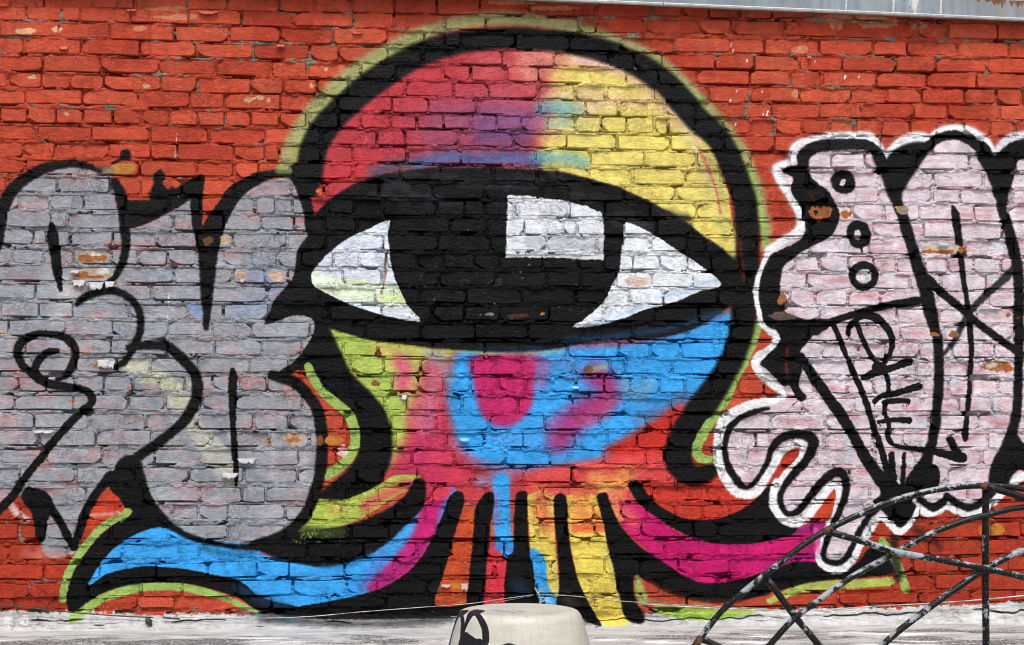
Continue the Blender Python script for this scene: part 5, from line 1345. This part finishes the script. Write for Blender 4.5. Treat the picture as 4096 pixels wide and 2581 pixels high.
tag_img = bpy.data.images.new('tub_tag', TW, TH, alpha=True)
tag_img.pixels.foreach_set(sheet[::-1].ravel()); tag_img.update(); tag_img.pack()

m, nt, bs = new_mat('cream_plastic_with_tag'); g = N(nt)
tcn = g.node('ShaderNodeTexCoord'); tx_ = g.node('ShaderNodeTexImage'); tx_.image = tag_img; tx_.extension = 'EXTEND'
g.link(tcn.outputs['UV'], tx_.inputs[0])
nn = g.noise(g.obj(), 9.0, 6.0, .6)
g.link(g.mix(1.0, tx_.outputs[0], g.gray(g.range(nn, .3, .7, .9, 1.02)), 'MULTIPLY'), bs.inputs['Base Color'])
bs.inputs['Roughness'].default_value = .42; bs.inputs['Specular IOR Level'].default_value = .4
g.link(g.bump(g.noise(g.obj(), 120.0, 4.0, .6), .0006), bs.inputs['Normal'])
MAT_TUB = m
tub = empty('plastic_tub', (tc[0], tc[1], -.9), 'upturned cream plastic tub with a black spray tag in front of the wall', 'tub')
def lathe(name, prof, s_list, nseg, mat, parent, uvmap=True):
    V, Fc, UV = [], [], []
    for (r, d), s in zip(prof, s_list):
        for k in range(nseg):
            a = 2 * math.pi * k / nseg
            V.append((-math.cos(a) * r * axr[0] - math.sin(a) * r * axf[0], -math.cos(a) * r * axr[1] - math.sin(a) * r * axf[1], ZT + .9 + .004 - d))
    n = len(prof)
    uvs = []
    for i in range(n - 1):
        for k in range(nseg):
            j = (k + 1) % nseg
            Fc.append((i * nseg + k, (i + 1) * nseg + k, (i + 1) * nseg + j, i * nseg + j))
            a0, a1 = 2 * k / nseg, 2 * (k + 1) / nseg
            v0, v1 = 1 - s_list[i] / SL[9], 1 - s_list[i + 1] / SL[9]
            if k >= nseg // 2: a0, a1 = 2 - a0, 2 - a1; a0 = a1 = 1.0
            uvs += [(a0, v0), (a0, v1), (a1, v1), (a1, v0)]
    o = link_mesh(name, V, Fc, mat, parent, True)
    uvl = o.data.uv_layers.new(name='UVMap')
    uvl.data.foreach_set('uv', np.array(uvs, np.float32).ravel())
    return o
fine_p, fine_s = [], []
for i in range(len(PRO) - 1):
    k = 6 if i < 9 else 2
    for t in range(k):
        s = SL[i] + (SL[i + 1] - SL[i]) * t / k
        r_, d_ = prof_at(s); fine_p.append((float(r_), float(d_))); fine_s.append(s)
fine_p.append(PRO[-1]); fine_s.append(SL[-1])
# round the shoulder a little
rp = np.array(fine_p); rp2 = rp.copy(); rp2[1:-1] = .25 * rp[:-2] + .5 * rp[1:-1] + .25 * rp[2:]
rp2[2:-2] = .25 * rp2[1:-3] + .5 * rp2[2:-2] + .25 * rp2[3:-1]; rp2[0, 0] = .0004
body_o = lathe('tub_body', [tuple(p) for p in rp2], fine_s, 96, MAT_TUB, tub)
MAT_CREAM = simple_mat('cream_plastic_rim', (.50, .49, .44), (.56, .55, .49), 20, .5, .0005)
rim_r = R0 * 1.44
lathe('rolled_rim', [(rim_r - .02, ZT + .9 - .03), (rim_r, ZT + .9 - .028), (rim_r + .006, ZT + .9 - .015), (rim_r, ZT + .904), (rim_r - .02, ZT + .904)], [0, .1, .2, .3, .4], 96, MAT_CREAM, tub)

# ------------------------------------------------------------------ arched pipe railing, right foreground
def rail_material():
    m, nt, bs = new_mat('chipped_black_paint_on_pipe'); g = N(nt)
    P = g.pos()
    n = g.noise(P, 30.0, 8.0, .70, .3)
    big = g.noise(P, 4.5, 3.0, .6)
    thr = g.math('SUBTRACT', .652, g.range(big, .40, .60, .0, .16))
    # paint goes first from the weather side of the pipe
    geo = g.node('ShaderNodeNewGeometry'); sp = g.node('ShaderNodeSeparateXYZ'); g.link(geo.outputs['True Normal'], sp.inputs[0])
    thr = g.math('SUBTRACT', thr, g.range(sp.outputs[2], -.2, .9, -.03, .05))
    d = g.math('SUBTRACT', n, thr)
    chip_ = g.range(d, 0.0, .012)
    grey = g.mix(g.noise(P, 50.0, 5.0), (.14, .17, .20), (.42, .46, .49))
    rim = g.range(d, -.02, 0.0)
    col = g.mix(g.math('MULTIPLY', rim, .5), (.006, .006, .007), (.035, .03, .027))
    fleck = g.noise(P, 210.0, 3.0, .6)
    col = g.mix(g.range(fleck, .62, .68, 0, .75), col, (.30, .28, .24))
    col = g.mix(chip_, col, grey)
    rs = g.noise(P, 12.0, 5.0, .6)
    col = g.mix(g.math('MULTIPLY', g.range(rs, .66, .74), .6), col, (.10, .045, .02))
    g.link(col, bs.inputs['Base Color'])
    bs.inputs['Roughness'].default_value = .34; bs.inputs['Specular IOR Level'].default_value = .22
    g.link(g.bump(g.math('SUBTRACT', g.math('MULTIPLY', g.noise(P, 130.0, 5.0), .5), g.math('MULTIPLY', chip_, .5)), .0012), bs.inputs['Normal'])
    return m
MAT_RAIL = rail_material()
MAT_RUST = simple_mat('rusty_weld', (.025, .012, .008), (.17, .065, .022), 55, .85, .004)
RD = 3.5
nrm_y = RD
def rp3(pts, d0=RD): return [tuple(at_depth(u, v, d0)) for u, v in pts]
base_c = at_depth(3945, HOR + 1.5 / RD * FPX, RD)
railing = empty('arched_railing', (base_c[0], base_c[1], -.9), 'arched black pipe railing with chipped paint and rusty welds at bottom right', 'railing')
PIPE = .0106
def pipe(name, pts, d=RD, r=PIPE, step=.03):
    P = dense(rp3(pts, d), step)
    o = tube(name, [tuple(np.array(p) - np.array(railing.location)) for p in P], r, MAT_RAIL, railing, 14)
    return o
VB = HOR + 1.5 / RD * FPX
outer = [(2460, VB), (2475, 3300), (2530, 2980), (2640, 2760), (2735, 2640), (2800, 2555), (2880, 2452), (2970, 2372), (3072, 2291), (3190, 2198), (3300, 2125), (3434, 2060), (3574, 2003), (3710, 1966), (3838, 1948), (3945, 1943), (4096, 1956), (4300, 1998), (4470, 2060), (4620, 2140), (4800, 2270), (5000, 2440), (5170, 2640), (5310, 2900), (5390, 3300), (5400, VB)]
second = [(2700, VB), (2740, 3200), (2830, 2900), (2960, 2715), (3085, 2574), (3178, 2474), (3300, 2382), (3412, 2306), (3570, 2218), (3710, 2142), (3840, 2090), (3950, 2060), (4096, 2030), (4300, 2040), (4480, 2090), (4700, 2230)]
third = [(3080, 3300), (3200, 3000), (3340, 2790), (3535, 2577), (3710, 2437), (3840, 2345), (3942, 2277), (4096, 2198), (4300, 2120), (4520, 2075)]
pipe('arched_rail', outer, RD, .0098); pipe('arched_rail', second, RD + .004, .0098); pipe('arched_rail', third, RD - .004, .0104)
pipe('post', [(3943, 1946), (3942, 2300), (3945, 2700), (3946, 3200), (3948, VB)], RD + .012)
pipe('crossbar', [(3316, 2128), (3450, 2166), (3582, 2208), (3760, 2240), (3942, 2276), (4096, 2310), (4400, 2392), (4800, 2520)], RD - .012)
pipe('crossbar', [(3945, 1946), (4096, 1992), (4400, 2096), (4900, 2300)], RD - .008)
pipe('crossbar', [(3070, 2318), (3178, 2464), (3276, 2582), (3560, 2940), (3700, 3120)], RD + .010)
pipe('crossbar', [(2800, 2554), (2870, 2584), (3000, 2660), (3300, 2840)], RD + .006)
def weld(u, v, dirs, d=RD):
    """a lumpy collar of rusty weld metal where pipes meet"""
    c0 = np.array(at_depth(u, v, d)) - np.array(railing.location)
    bm = bmesh.new(); bmesh.ops.create_icosphere(bm, subdivisions=3, radius=1.0)
    a = math.radians(dirs); ca, sa = math.cos(a), math.sin(a)
    r_ = random.Random(int(u))
    for vtx in bm.verts:
        x, y, z = vtx.co
        k = 1 + .14 * math.sin(7 * x + u) * math.cos(6 * z) + r_.uniform(-.05, .05)
        x *= .019 * k; y *= .0128 * k; z *= .0122 * k
        vtx.co = (x * ca - z * sa, y, x * sa + z * ca)
    me = bpy.data.meshes.new('weld'); bm.to_mesh(me); bm.free(); me.materials.append(MAT_RUST)
    me.polygons.foreach_set('use_smooth', [True] * len(me.polygons))
    o = bpy.data.objects.new('weld', me); COL.objects.link(o); o.parent = railing; o.location = c0
    return o
for u, v, a in [(3312, 2122, 28), (3585, 2208, 28), (3940, 2276, 28), (3940, 1945, 0), (2795, 2562, 52)]:
    weld(u, v, a, RD - .003)
for o in list(railing.children):
    pass
